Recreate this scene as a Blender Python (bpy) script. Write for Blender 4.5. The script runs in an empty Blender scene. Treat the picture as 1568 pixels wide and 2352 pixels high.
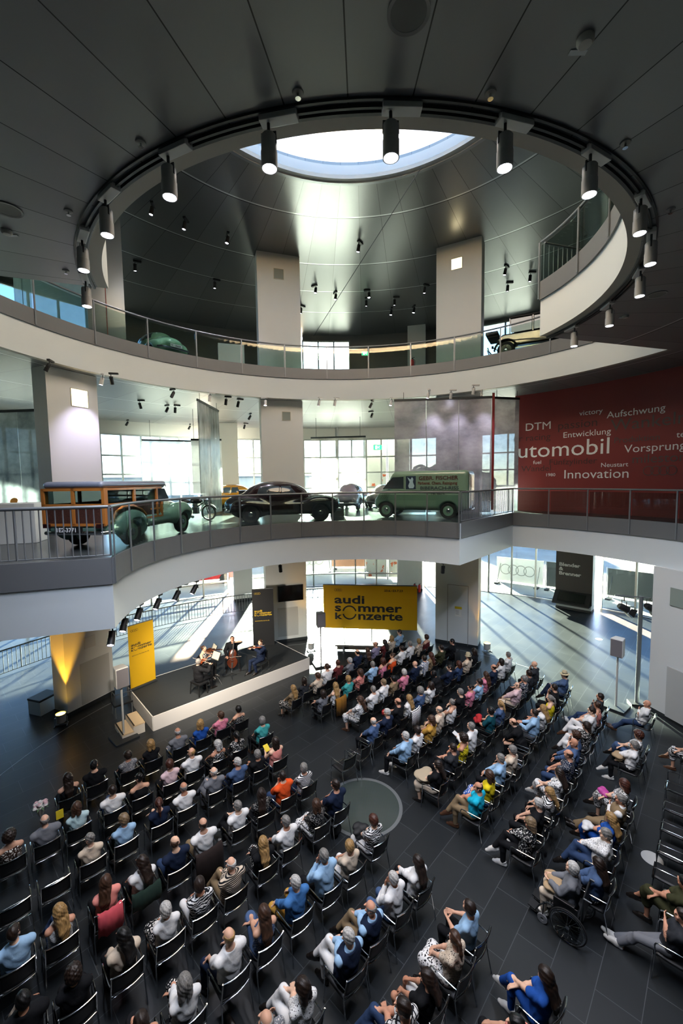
import bpy, bmesh, math, random
import numpy as np
from mathutils import Vector, Matrix

SC = bpy.context.scene
COL = SC.collection
# ------------------------------------------------------------------ camera
EYE = 8.3
PITCH, ROLL, FPX = math.radians(4.35), math.radians(-0.83), 950.0
fw = Vector((0, math.cos(PITCH), -math.sin(PITCH)))
r0 = Vector((1, 0, 0)); u0 = Vector((0, math.sin(PITCH), math.cos(PITCH)))
rt = r0 * math.cos(ROLL) + u0 * math.sin(ROLL)
up = u0 * math.cos(ROLL) - r0 * math.sin(ROLL)
cd = bpy.data.cameras.new('camera'); cam = bpy.data.objects.new('camera', cd); COL.objects.link(cam)
M = Matrix.Identity(4)
for i in range(3):
    M[i][0] = rt[i]; M[i][1] = up[i]; M[i][2] = -fw[i]
M[0][3], M[1][3], M[2][3] = 0, 0, EYE
cam.matrix_world = M
cd.sensor_fit = 'VERTICAL'; cd.sensor_height = 36.0; cd.lens = FPX * 36.0 / 2352.0
cd.clip_start = 0.05; cd.clip_end = 800
SC.camera = cam
# ------------------------------------------------------------------ world, sun, exposure
SUN_EL, SUN_AZ = math.radians(16.5), math.radians(-2.2)
w = bpy.data.worlds.new('world'); SC.world = w; w.use_nodes = True
nt = w.node_tree; nt.nodes.clear()
sky = nt.nodes.new('ShaderNodeTexSky'); sky.sky_type = 'NISHITA'
sky.sun_disc = True; sky.sun_size = math.radians(1.6); sky.sun_intensity = 1.5
sky.sun_elevation = SUN_EL; sky.sun_rotation = SUN_AZ
sky.altitude = 300; sky.air_density = 0.7; sky.dust_density = 0.8; sky.ozone_density = 2.6
bg = nt.nodes.new('ShaderNodeBackground'); bg.inputs['Strength'].default_value = 0.55
out = nt.nodes.new('ShaderNodeOutputWorld')
nt.links.new(sky.outputs[0], bg.inputs[0]); nt.links.new(bg.outputs[0], out.inputs[0])
vs = SC.view_settings
SC.display_settings.display_device = 'sRGB'
vs.view_transform = 'Standard'; vs.look = 'None'; vs.gamma = 1.0; vs.use_curve_mapping = False
vs.exposure = 2.0
cy = SC.cycles
cy.max_bounces = 7; cy.diffuse_bounces = 4; cy.glossy_bounces = 3; cy.transmission_bounces = 4
cy.transparent_max_bounces = 14; cy.sample_clamp_indirect = 6.0
cy.caustics_reflective = False; cy.caustics_refractive = False

# ------------------------------------------------------------------ colour and material helpers
def lin(h):
    if isinstance(h, (tuple, list)):
        return tuple(h) + ((1.0,) if len(h) == 3 else ())
    h = h.lstrip('#'); c = [int(h[i:i + 2], 16) / 255 for i in (0, 2, 4)]
    return tuple((x / 12.92 if x <= .04045 else ((x + .055) / 1.055) ** 2.4) for x in c) + (1.0,)
MATS = {}
def mat(name, col='#808080', rough=.5, metal=0.0, spec=.5, emit=None, estr=0.0, coat=0.0):
    if name in MATS: return MATS[name]
    m = bpy.data.materials.new(name); m.use_nodes = True
    b = m.node_tree.nodes['Principled BSDF']
    b.inputs['Base Color'].default_value = lin(col); b.inputs['Roughness'].default_value = rough
    b.inputs['Metallic'].default_value = metal; b.inputs['Specular IOR Level'].default_value = spec
    b.inputs['Coat Weight'].default_value = coat
    if emit:
        b.inputs['Emission Color'].default_value = lin(emit); b.inputs['Emission Strength'].default_value = estr
    MATS[name] = m; return m
class NG:
    """small node-graph writer"""
    def __init__(s, m): s.t = m.node_tree; s.b = s.t.nodes['Principled BSDF']
    def n(s, typ, **kw):
        x = s.t.nodes.new(typ)
        for k, v in kw.items(): setattr(x, k, v)
        return x
    def put(s, sock, v):
        if isinstance(v, bpy.types.NodeSocket): s.t.links.new(v, sock)
        else: sock.default_value = v
    def math(s, op, a, b=0.0, c=None):
        x = s.n('ShaderNodeMath', operation=op); s.put(x.inputs[0], a); s.put(x.inputs[1], b)
        if c is not None: s.put(x.inputs[2], c)
        return x.outputs[0]
    def mix(s, f, a, b):
        x = s.n('ShaderNodeMix', data_type='RGBA'); s.put(x.inputs[0], f); s.put(x.inputs[6], a); s.put(x.inputs[7], b)
        return x.outputs[2]
    def obj(s):
        return s.n('ShaderNodeTexCoord').outputs['Object']
    def noise(s, v, scale, detail=3, rough=.5):
        x = s.n('ShaderNodeTexNoise'); s.put(x.inputs['Vector'], v); x.inputs['Scale'].default_value = scale
        x.inputs['Detail'].default_value = detail; x.inputs['Roughness'].default_value = rough
        return x.outputs[0]
    def ramp(s, f, stops):
        x = s.n('ShaderNodeValToRGB'); s.put(x.inputs[0], f); e = x.color_ramp.elements
        while len(e) < len(stops): e.new(.5)
        for k, (p, c) in enumerate(stops): e[k].position = p; e[k].color = lin(c)
        return x.outputs[0]
    def sep(s, v):
        x = s.n('ShaderNodeSeparateXYZ'); s.put(x.inputs[0], v); return x.outputs
    def bump(s, h, strength, dist=.01):
        x = s.n('ShaderNodeBump'); s.put(x.inputs['Height'], h); x.inputs['Strength'].default_value = strength
        x.inputs['Distance'].default_value = dist; s.put(s.b.inputs['Normal'], x.outputs[0])
def newmat(name, **kw):
    m = mat(name, **kw); return m, NG(m)
def glass(name, tint='#e8f2ee', refl=.10, rough=0.0):
    if name in MATS: return MATS[name]
    m = bpy.data.materials.new(name); m.use_nodes = True; t = m.node_tree; t.nodes.clear()
    o = t.nodes.new('ShaderNodeOutputMaterial'); tr = t.nodes.new('ShaderNodeBsdfTransparent'); gl = t.nodes.new('ShaderNodeBsdfGlossy')
    mx = t.nodes.new('ShaderNodeMixShader'); lw = t.nodes.new('ShaderNodeLayerWeight'); mu = t.nodes.new('ShaderNodeMath')
    mu.operation = 'MULTIPLY_ADD'; mu.inputs[1].default_value = .5; mu.inputs[2].default_value = refl * .5
    lw.inputs[0].default_value = .12
    tr.inputs[0].default_value = lin(tint); gl.inputs['Roughness'].default_value = rough
    t.links.new(lw.outputs['Fresnel'], mu.inputs[0]); t.links.new(mu.outputs[0], mx.inputs[0])
    t.links.new(tr.outputs[0], mx.inputs[1]); t.links.new(gl.outputs[0], mx.inputs[2]); t.links.new(mx.outputs[0], o.inputs[0])
    MATS[name] = m; return m

# ------------------------------------------------------------------ mesh helpers
class MB:
    """collects boxes, tubes, lathes and prisms into one mesh"""
    def __init__(s): s.v = []; s.f = []; s.mi = []; s.m = 0; s.T = Matrix.Identity(4)
    def add(s, vs, fs):
        o = len(s.v); s.v += [s.T @ Vector(p) for p in vs]
        for f in fs: s.f.append([o + i for i in f]); s.mi.append(s.m)
        return s
    def box(s, c, d, rz=0.0, M=None):
        x, y, z = d[0] / 2, d[1] / 2, d[2] / 2
        vs = [(-x, -y, -z), (x, -y, -z), (x, y, -z), (-x, y, -z), (-x, -y, z), (x, -y, z), (x, y, z), (-x, y, z)]
        R = Matrix.Translation(c) @ (M if M is not None else Matrix.Rotation(rz, 4, 'Z'))
        return s.add([R @ Vector(p) for p in vs], [(3, 2, 1, 0), (4, 5, 6, 7), (0, 1, 5, 4), (1, 2, 6, 5), (2, 3, 7, 6), (3, 0, 4, 7)])
    def beam(s, a, b, wd, ht, upv=(0, 0, 1)):
        a, b = Vector(a), Vector(b); d = (b - a); L = d.length; d.normalize()
        sd = d.cross(Vector(upv))
        if sd.length < 1e-4: sd = d.cross(Vector((1, 0, 0)))
        sd.normalize(); u2 = sd.cross(d)
        vs = []
        for p in (a, b):
            for i, j in ((-1, -1), (1, -1), (1, 1), (-1, 1)): vs.append(p + sd * (i * wd / 2) + u2 * (j * ht / 2))
        return s.add(vs, [(3, 2, 1, 0), (4, 5, 6, 7), (0, 1, 5, 4), (1, 2, 6, 5), (2, 3, 7, 6), (3, 0, 4, 7)])
    def tube(s, pts, r, n=8, closed=False, cap=True):
        pts = [Vector(p) for p in pts]; k = len(pts); rs = r if isinstance(r, (list, tuple)) else [r] * k
        vs = []; ref = None
        for i, p in enumerate(pts):
            a = pts[(i - 1) % k] if (i or closed) else p; b = pts[(i + 1) % k] if (i < k - 1 or closed) else p
            d = (b - a).normalized()
            if ref is None:
                ref = Vector((0, 0, 1)) if abs(d.z) < .9 else Vector((1, 0, 0))
            e1 = (ref - d * ref.dot(d)).normalized(); e2 = d.cross(e1); ref = e1
            for j in range(n):
                t = 2 * math.pi * j / n; vs.append(p + (e1 * math.cos(t) + e2 * math.sin(t)) * rs[i])
        fs = []
        for i in range(k if closed else k - 1):
            i2 = (i + 1) % k
            for j in range(n): fs.append((i * n + j, i * n + (j + 1) % n, i2 * n + (j + 1) % n, i2 * n + j))
        if cap and not closed:
            fs.append(tuple(range(n))[::-1]); fs.append(tuple((k - 1) * n + j for j in range(n)))
        return s.add(vs, fs)
    def lathe(s, prof, n=20, M=None, closed=False):
        M = M if M is not None else Matrix.Identity(4); vs = []; k = len(prof)
        for r, z in prof:
            for j in range(n):
                t = 2 * math.pi * j / n; vs.append(M @ Vector((r * math.cos(t), r * math.sin(t), z)))
        fs = [(i * n + j, i * n + (j + 1) % n, ((i + 1) % k) * n + (j + 1) % n, ((i + 1) % k) * n + j) for i in range(k if closed else k - 1) for j in range(n)]
        if not closed:
            if prof[0][0] > 1e-6: fs.append(tuple(range(n))[::-1])
            if prof[-1][0] > 1e-6: fs.append(tuple((k - 1) * n + j for j in range(n)))
        return s.add(vs, fs)
    def prism(s, poly, h, M=None):
        """poly in local XY, extruded along local Z by h"""
        M = M if M is not None else Matrix.Identity(4); n = len(poly)
        vs = [M @ Vector((p[0], p[1], 0)) for p in poly] + [M @ Vector((p[0], p[1], h)) for p in poly]
        fs = [tuple(range(n))[::-1], tuple(range(n, 2 * n))] + [(i, (i + 1) % n, n + (i + 1) % n, n + i) for i in range(n)]
        return s.add(vs, fs)
    def grid(s, rows):
        """rows of points -> quads"""
        n = len(rows[0]); vs = [p for r in rows for p in r]
        return s.add(vs, [(i * n + j, i * n + j + 1, (i + 1) * n + j + 1, (i + 1) * n + j) for i in range(len(rows) - 1) for j in range(n - 1)])
    def arc(s, r1, r2, z1, z2, a1, a2, step=2.0, c=(.47, 10.5)):
        """solid ring sector"""
        n = max(1, int(math.ceil(abs(a2 - a1) / step))); vs = []
        for i in range(n + 1):
            t = math.radians(a1 + (a2 - a1) * i / n); cx, sy = math.cos(t), math.sin(t)
            for r, z in ((r1, z1), (r2, z1), (r2, z2), (r1, z2)): vs.append((c[0] + r * cx, c[1] + r * sy, z))
        fs = [(4 * i + j, 4 * i + (j + 1) % 4, 4 * i + 4 + (j + 1) % 4, 4 * i + 4 + j) for i in range(n) for j in range(4)]
        if abs(a2 - a1) < 359.9: fs += [(0, 3, 2, 1), (4 * n, 4 * n + 1, 4 * n + 2, 4 * n + 3)]
        return s.add(vs, fs)
    def mesh(s, mats, smooth=None, name='mesh'):
        me = bpy.data.meshes.new(name); me.from_pydata([tuple(p) for p in s.v], [], s.f)
        for m in (mats if isinstance(mats, (list, tuple)) else [mats]): me.materials.append(m)
        if any(s.mi): me.polygons.foreach_set('material_index', s.mi)
        bm = bmesh.new(); bm.from_mesh(me); bmesh.ops.recalc_face_normals(bm, faces=bm.faces)
        if smooth is not None:
            for f in bm.faces: f.smooth = True
            for e in bm.edges:
                if len(e.link_faces) == 2 and e.calc_face_angle(0) > math.radians(smooth): e.smooth = False
        bm.to_mesh(me); bm.free(); me.update(); return me
    def obj(s, name, mats, parent=None, smooth=None, loc=None, rz=0.0):
        return ob(name, s.mesh(mats, smooth, name), parent, loc, rz)
def ob(name, me, parent=None, loc=None, rz=0.0, M=None):
    o = bpy.data.objects.new(name, me); COL.objects.link(o)
    if parent: o.parent = parent
    if loc is not None: o.location = loc
    if rz: o.rotation_euler = (0, 0, rz)
    if M is not None: o.matrix_local = M
    return o
def bevel(o, w=.01, seg=2):
    m = o.modifiers.new('bevel', 'BEVEL'); m.width = w; m.segments = seg; m.limit_method = 'ANGLE'; m.angle_limit = math.radians(40); return o
def thing(name, label, cat, loc=(0, 0, 0), rz=0.0, group=None):
    o = bpy.data.objects.new(name, None); COL.objects.link(o); o.empty_display_size = .1
    o.location = loc; o.rotation_euler = (0, 0, rz); return tag(o, label, cat, group)
def tag(o, label, cat, group=None, kind=None):
    o['label'] = label; o['category'] = cat
    if group: o['group'] = group
    if kind: o['kind'] = kind
    return o
def struct(o, label=None):
    o['kind'] = 'structure'
    if label: o['label'] = label
    return o
def copy_tree(o, loc=None, rz=None, parent=None):
    c = o.copy(); COL.objects.link(c); c.parent = parent
    for ch in o.children: copy_tree(ch, parent=c)
    if loc is not None: c.location = loc
    if rz is not None: c.rotation_euler = (0, 0, rz)
    return c
def lamp(name, typ, loc, power, col='#ffffff', size=.1, target=None, spot=60, blend=.5):
    l = bpy.data.lights.new(name, typ); l.energy = power; l.color = lin(col)[:3]
    if typ == 'SPOT': l.spot_size = math.radians(spot); l.spot_blend = blend; l.shadow_soft_size = size
    elif typ == 'POINT': l.shadow_soft_size = size
    o = bpy.data.objects.new(name, l); COL.objects.link(o); o.location = loc
    d = (Vector(target) - Vector(loc)) if target is not None else Vector((0, 0, -1))
    o.rotation_euler = d.to_track_quat('-Z', 'Y').to_euler(); return o
CX, CY = .47, 10.5
def P(r, a, z=0.0):
    t = math.radians(a); return Vector((CX + r * math.cos(t), CY + r * math.sin(t), z))
def arcpts(r, a1, a2, z, step=2.0):
    n = max(1, int(math.ceil(abs(a2 - a1) / step))); return [P(r, a1 + (a2 - a1) * i / n, z) for i in range(n + 1)]
def along(pxx, pxy, z):
    """point at height z on the sight line through a photo pixel (layout survey)"""
    d = fw * FPX + rt * (pxx - 784) - up * (pxy - 1176); t = (z - EYE) / d.z; return Vector((d.x * t, d.y * t, z))
_TC = {}
def text_geo(s, size=1.0, bold=0.0, xs=1.0, align='LEFT'):
    """2D letter faces as (verts, faces), baseline at y=0"""
    k = (s, size, bold, xs, align)
    if k in _TC: return _TC[k]
    cu = bpy.data.curves.new('lettering', 'FONT'); cu.body = s; cu.size = size; cu.offset = bold; cu.align_x = align; cu.resolution_u = 3
    o = bpy.data.objects.new('lettering', cu); COL.objects.link(o)
    bpy.context.view_layer.update()
    dg = bpy.context.evaluated_depsgraph_get(); me = bpy.data.meshes.new_from_object(o.evaluated_get(dg))
    vs = [(v.co.x * xs, v.co.y) for v in me.vertices]; fs = [tuple(p.vertices) for p in me.polygons]
    bpy.data.objects.remove(o); bpy.data.curves.remove(cu); bpy.data.meshes.remove(me)
    _TC[k] = (vs, fs); return _TC[k]
def text_w(s, size, bold=0.0, xs=1.0):
    v, _ = text_geo(s, size, bold, xs); return max(p[0] for p in v) if v else 0
def put_text(mb, s, M, size, bold=0.0, xs=1.0, align='LEFT'):
    v, f = text_geo(s, size, bold, xs, align); mb.add([M @ Vector((a, b, 0)) for a, b in v], f)
def ring_flat(mb, M, cx, cy_, ro, ri, a1=0, a2=360, n=32):
    vs = []; fs = []
    for i in range(n + 1):
        t = math.radians(a1 + (a2 - a1) * i / n)
        for r in (ro, ri): vs.append(M @ Vector((cx + r * math.cos(t), cy_ + r * math.sin(t), 0)))
    for i in range(n): fs.append((2 * i, 2 * i + 1, 2 * i + 3, 2 * i + 2))
    mb.add(vs, fs)
def four_rings(mb, M, x, y, R, th):
    for i in range(4): ring_flat(mb, M, x + R + i * R * 1.42, y, R, R - th)
def face_M(a, b, z):
    """matrix of a vertical sheet whose local X runs from a to b, local Y is up"""
    a, b = Vector((a[0], a[1], 0)), Vector((b[0], b[1], 0)); x = (b - a).normalized(); y = Vector((0, 0, 1)); n = x.cross(y)
    m = Matrix.Identity(4)
    for i in range(3): m[i][0] = x[i]; m[i][1] = y[i]; m[i][2] = n[i]
    m[0][3], m[1][3], m[2][3] = a.x, a.y, z; return m

# ------------------------------------------------------------------ implicit-surface helpers (one continuous skin)
def mesh_np(name, V, Q, mats=(), smooth=True, midx=None):
    me = bpy.data.meshes.new(name); me.vertices.add(len(V)); me.vertices.foreach_set('co', V.astype(np.float32).ravel())
    me.loops.add(Q.size); me.loops.foreach_set('vertex_index', Q.astype(np.int32).ravel())
    me.polygons.add(len(Q)); me.polygons.foreach_set('loop_start', np.arange(0, Q.size, Q.shape[1], dtype=np.int32))
    if smooth: me.polygons.foreach_set('use_smooth', np.ones(len(Q), bool))
    if midx is not None: me.polygons.foreach_set('material_index', midx.astype(np.int32))
    for m in mats: me.materials.append(m)
    me.update(calc_edges=True); return me
class Field:
    def __init__(s, lo, hi, h):
        s.lo = np.array(lo, float); s.h = h; s.n = np.ceil((np.array(hi) - s.lo) / h).astype(int) + 1
        s.F = np.full(s.n, 1.0, np.float32); s.ax = [(s.lo[i] + h * np.arange(s.n[i])).astype(np.float32) for i in range(3)]
    def win(s, lo, hi):
        a = np.clip(np.floor((np.array(lo) - s.lo) / s.h).astype(int), 0, s.n); b = np.clip(np.ceil((np.array(hi) - s.lo) / s.h).astype(int) + 1, 0, s.n)
        sl = tuple(slice(a[i], b[i]) for i in range(3))
        return sl, s.ax[0][sl[0]][:, None, None], s.ax[1][sl[1]][None, :, None], s.ax[2][sl[2]][None, None, :]
    def put(s, sl, d, k):
        F = s.F[sl]
        if k < 0: s.F[sl] = np.maximum(F, -d); return
        if k == 0: s.F[sl] = np.minimum(F, d); return
        hh = np.clip(.5 + .5 * (F - d) / k, 0, 1); s.F[sl] = F + (d - F) * hh - k * hh * (1 - hh)
    def cap(s, a, b, ra, rb=None, k=.03):
        rb = ra if rb is None else rb; a = np.array(a, float); b = np.array(b, float); m = max(ra, rb) + abs(k) * 1.5 + 2 * s.h
        sl, X, Y, Z = s.win(np.minimum(a, b) - m, np.maximum(a, b) + m); d = b - a; L = d @ d + 1e-9
        px, py, pz = X - a[0], Y - a[1], Z - a[2]; t = np.clip((px * d[0] + py * d[1] + pz * d[2]) / L, 0, 1)
        s.put(sl, np.sqrt((px - t * d[0]) ** 2 + (py - t * d[1]) ** 2 + (pz - t * d[2]) ** 2) - (ra + (rb - ra) * t), k)
    def ell(s, c, r, k=.03, R=None):
        c = np.array(c, float); r = np.array(r, float); m = r.max() + abs(k) * 1.5 + 2 * s.h if R is not None else r + abs(k) * 1.5 + 2 * s.h
        sl, X, Y, Z = s.win(c - m, c + m); X, Y, Z = X - c[0], Y - c[1], Z - c[2]
        if R is not None: X, Y, Z = [R[0][i] * X + R[1][i] * Y + R[2][i] * Z for i in range(3)]
        k0 = np.sqrt((X / r[0]) ** 2 + (Y / r[1]) ** 2 + (Z / r[2]) ** 2); k1 = np.sqrt((X / r[0] ** 2) ** 2 + (Y / r[1] ** 2) ** 2 + (Z / r[2] ** 2) ** 2)
        s.put(sl, k0 * (k0 - 1) / np.maximum(k1, 1e-6), k)
    def rbox(s, c, d, r, k=.0):
        c = np.array(c, float); d = np.array(d, float) / 2; m = d + abs(k) * 1.5 + 2 * s.h
        sl, X, Y, Z = s.win(c - m, c + m); q = [np.abs(A - c[i]) - d[i] + r for i, A in enumerate((X, Y, Z))]
        dd = np.sqrt(sum(np.maximum(v, 0) ** 2 for v in q)) + np.minimum(np.maximum(np.maximum(q[0], q[1]), q[2]), 0) - r
        s.put(sl, dd, k)
    def cut(s, n, p):
        """keep the side where (x-p).n < 0"""
        X, Y, Z = s.ax[0][:, None, None], s.ax[1][None, :, None], s.ax[2][None, None, :]
        s.F = np.maximum(s.F, ((X - p[0]) * n[0] + (Y - p[1]) * n[1] + (Z - p[2]) * n[2]).astype(np.float32))
    def surf(s):
        F = s.F; S = F < 0
        def c(i, j, k, A): return A[i:A.shape[0] - 1 + i, j:A.shape[1] - 1 + j, k:A.shape[2] - 1 + k]
        cnt = sum(c(i, j, k, S).astype(np.int8) for i in (0, 1) for j in (0, 1) for k in (0, 1))
        I = np.argwhere((cnt > 0) & (cnt < 8)); idx = np.full(cnt.shape, -1, np.int64); idx[tuple(I.T)] = np.arange(len(I))
        acc = np.zeros((len(I), 3)); num = np.zeros(len(I)); cr = [(i, j, k) for i in (0, 1) for j in (0, 1) for k in (0, 1)]
        for a in cr:
            for ax in range(3):
                if a[ax]: continue
                b = list(a); b[ax] = 1
                fa = F[I[:, 0] + a[0], I[:, 1] + a[1], I[:, 2] + a[2]].astype(float); fb = F[I[:, 0] + b[0], I[:, 1] + b[1], I[:, 2] + b[2]].astype(float)
                m = (fa < 0) != (fb < 0); t = np.where(m, fa / np.where(m, fa - fb, 1), 0); p = np.tile(np.array(a, float), (len(I), 1)); p[:, ax] += t
                acc[m] += p[m]; num[m] += 1
        V = (I + acc / num[:, None]) * s.h + s.lo; Q = []
        for ax in range(3):
            sh = [slice(None)] * 3; s2 = [slice(None)] * 3; sh[ax] = slice(0, -1); s2[ax] = slice(1, None)
            E = np.argwhere(S[tuple(sh)] != S[tuple(s2)]); o1, o2 = [q for q in range(3) if q != ax]
            E = E[(E[:, o1] > 0) & (E[:, o2] > 0) & (E[:, o1] < F.shape[o1] - 1) & (E[:, o2] < F.shape[o2] - 1)]
            q = []
            for d1, d2 in ((-1, -1), (0, -1), (0, 0), (-1, 0)):
                e = E.copy(); e[:, o1] += d1; e[:, o2] += d2; q.append(idx[tuple(e.T)])
            q = np.stack(q, 1); fl = S[tuple(E.T)]
            if ax == 1: fl = ~fl
            q[~fl] = q[~fl][:, ::-1]; Q.append(q)
        return V, np.concatenate(Q)
# ------------------------------------------------------------------ levels
R_IN, R_L1, R_A, R_B, R_G = 5.68, 11.1, 5.45, 10.4, 21.9
L1U, L1W, L1F, L1R = 5.18, 6.16, 6.70, 7.82          # gallery one: underside, top of white band, floor, rail
L2U, L2W, L2F, L2R = 12.30, 13.28, 13.74, 14.84      # gallery two
ZC = 19.3                                             # roof ceiling
A0, A1, B0, B1 = 48.5, 198.0, 198.0, 376.7            # inner half of gallery one / of gallery two
# ------------------------------------------------------------------ materials of the building
WHITE = mat('white_paint', '#ccd5d9', rough=.55)
m, g = newmat('white_plaster', col='#cdd1d1', rough=.7); g.bump(g.noise(g.obj(), 60), .06)
PLASTER = m
BEIGE = mat('soffit_band', '#b0aea6', rough=.6)
STEEL = mat('grey_steel', '#7c8185', rough=.42, metal=.55)
DKSTEEL = mat('dark_steel', '#3b3f42', rough=.45, metal=.6)
CHROME = mat('chrome', '#c3c7ca', rough=.12, metal=1.0)
BLACK = mat('black_plastic', '#101112', rough=.45)
RUBBER = mat('rubber', '#0b0b0c', rough=.7)
PANEL = mat('balustrade_panel', '#6d7073', rough=.5, metal=.2)
REDW = mat('red_wall', '#73201f', rough=.55)
CLEAR = glass('clear_glass', '#dfeae6', .06)
FACADE = glass('facade_glass', '#aebcc2', .03)
def ceiling_mat(name, col, seams, rings, rough, metal):
    m, g = newmat(name, col=col, rough=rough, metal=metal)
    x = g.sep(g.obj()); dx = g.math('SUBTRACT', x[0], CX); dy = g.math('SUBTRACT', x[1], CY)
    a = g.math('MULTIPLY', g.math('ARCTAN2', dy, dx), seams / (2 * math.pi)); fr = g.math('FRACT', g.math('ADD', a, 100.0))
    r = g.math('SQRT', g.math('ADD', g.math('MULTIPLY', dx, dx), g.math('MULTIPLY', dy, dy)))
    wdt = g.math('DIVIDE', (.007 * seams / 6.283), r)
    s = g.math('LESS_THAN', g.math('MINIMUM', fr, g.math('SUBTRACT', 1.0, fr)), wdt)
    cell = g.n('ShaderNodeTexWhiteNoise', noise_dimensions='1D'); g.put(cell.inputs[1], g.math('FLOOR', g.math('ADD', a, 100.0)))
    v = g.math('MULTIPLY_ADD', cell.outputs[0], .25, .87)
    base = g.n('ShaderNodeMix', data_type='RGBA', blend_type='MULTIPLY'); base.inputs[0].default_value = 1.0
    g.put(base.inputs[6], lin(col)); g.put(base.inputs[7], v)
    c = g.mix(s, base.outputs[2], lin('#17191a'))
    for rr in rings:
        c = g.mix(g.math('LESS_THAN', g.math('ABSOLUTE', g.math('SUBTRACT', r, rr)), .035), c, lin('#c8ccce'))
        c = g.mix(g.math('LESS_THAN', g.math('ABSOLUTE', g.math('SUBTRACT', r, rr + .06)), .02), c, lin('#0a0b0c'))
    g.put(g.b.inputs['Base Color'], c)
    # fine perforation
    vo = g.n('ShaderNodeTexVoronoi'); vo.inputs['Scale'].default_value = 70; g.put(vo.inputs['Vector'], g.obj())
    g.bump(vo.outputs[0], .05, .004)
    return m
CEIL2 = ceiling_mat('metal_ceiling_under_gallery', '#838688', 54, (8.3, 11.0, 14.5, 18.0), .42, .35)
CEIL3 = ceiling_mat('metal_roof_ceiling', '#707274', 54, (7.75, 11.55, 14.6, 17.6), .33, .55)
CEIL1 = mat('lower_ceiling', '#8d8e8c', rough=.6)
# dark stone tiles with pale joints
m, g = newmat('stone_floor', col='#202224', rough=.34, spec=.3)
mp = g.n('ShaderNodeMapping'); mp.inputs['Rotation'].default_value = (0, 0, math.radians(-47)); g.put(mp.inputs[0], g.obj())
br = g.n('ShaderNodeTexBrick'); br.offset = .5; g.put(br.inputs['Vector'], mp.outputs[0])
br.inputs['Scale'].default_value = 1.0; br.inputs['Brick Width'].default_value = 1.2; br.inputs['Row Height'].default_value = .62
br.inputs['Mortar Size'].default_value = .006; br.inputs['Mortar Smooth'].default_value = .2
br.inputs['Color1'].default_value = lin('#272a2c'); br.inputs['Color2'].default_value = lin('#222527'); br.inputs['Mortar'].default_value = lin('#44474a')
g.put(g.b.inputs['Base Color'], br.outputs[0])
g.put(g.b.inputs['Roughness'], g.math('MULTIPLY_ADD', g.noise(g.obj(), .8, 1), .16, .26)); g.bump(g.noise(g.obj(), 90), .05, .003)
STONE = m
m, g = newmat('gallery_stone_floor', col='#3a3d3f', rough=.25, spec=.55)
br = g.n('ShaderNodeTexBrick'); g.put(br.inputs['Vector'], g.obj()); br.offset = .5
br.inputs['Scale'].default_value = 1.0; br.inputs['Brick Width'].default_value = 1.2; br.inputs['Row Height'].default_value = .6; br.inputs['Mortar Size'].default_value = .005
br.inputs['Color1'].default_value = lin('#3d4042'); br.inputs['Color2'].default_value = lin('#383b3d'); br.inputs['Mortar'].default_value = lin('#222425')
g.put(g.b.inputs['Base Color'], br.outputs[0]); GFLOOR = m
m, g = newmat('pavement', col='#b5b2aa', rough=.85)
g.put(g.b.inputs['Base Color'], g.ramp(g.noise(g.obj(), .35, 6), [(.3, '#96938a'), (.7, '#bfbcb3')])); PAVE = m
# ------------------------------------------------------------------ ground
mb = MB(); mb.lathe([(0, 0), (22.3, 0), (22.3, -.3), (0, -.3)], 96, Matrix.Translation((CX, CY, 0))); struct(mb.obj('floor', STONE))
mb = MB(); mb.lathe([(22.3, -.08), (170, -.08), (170, -.4), (22.3, -.4)], 96, Matrix.Translation((CX, CY, 0)), closed=True); struct(mb.obj('ground', PAVE))
mb = MB(); mb.arc(10.39, 10.42, .0005, .003, 40, 215, 1.5); struct(mb.obj('trim_3', mat('joint_strip', '#85888a', rough=.4, metal=.3)))
# ------------------------------------------------------------------ gallery slabs
def slab(name, parts, u, wz, fz, ceil):
    """parts: (a1, a2, inner radius); white lower fascia, ceiling below, floor above"""
    mb = MB()
    for a1, a2, r in parts:
        n = int(abs(a2 - a1) / 1.5)
        top = [[P(r if j == 0 else 21.75, a1 + (a2 - a1) * i / n, fz) for j in (0, 1)] for i in range(n + 1)]
        bot = [[P(q, a1 + (a2 - a1) * i / n, u) for q in (r, r + .2, 21.75)] for i in range(n + 1)]
        mb.m = 1; mb.grid(top); mb.m = 2; mb.grid([b[1:] for b in bot]); mb.m = 3; mb.grid([b[:2] for b in bot])
        mb.m = 0; mb.grid([[p[0], b[0]] for p, b in zip(top, bot)]); mb.grid([[p[1], b[2]] for p, b in zip(top, bot)])
    for a, ra, rb in ((parts[0][0], parts[0][2], parts[1][2]), (parts[0][1], parts[0][2], parts[1][2])):
        mb.m = 0; mb.add([P(ra, a, u), P(rb, a, u), P(rb, a, fz), P(ra, a, fz)], [(0, 1, 2, 3)])
    return struct(mb.obj(name, [WHITE, GFLOOR, ceil, BEIGE], smooth=30))
slab('gallery_slab', [(A0, A1, R_IN), (A1, A0 + 360, R_L1)], L1U, L1W, L1F, CEIL1)
slab('gallery_slab', [(B0, B1, R_A), (B1 - 360, B0, R_B)], L2U, L2W, L2F, CEIL2)
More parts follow.
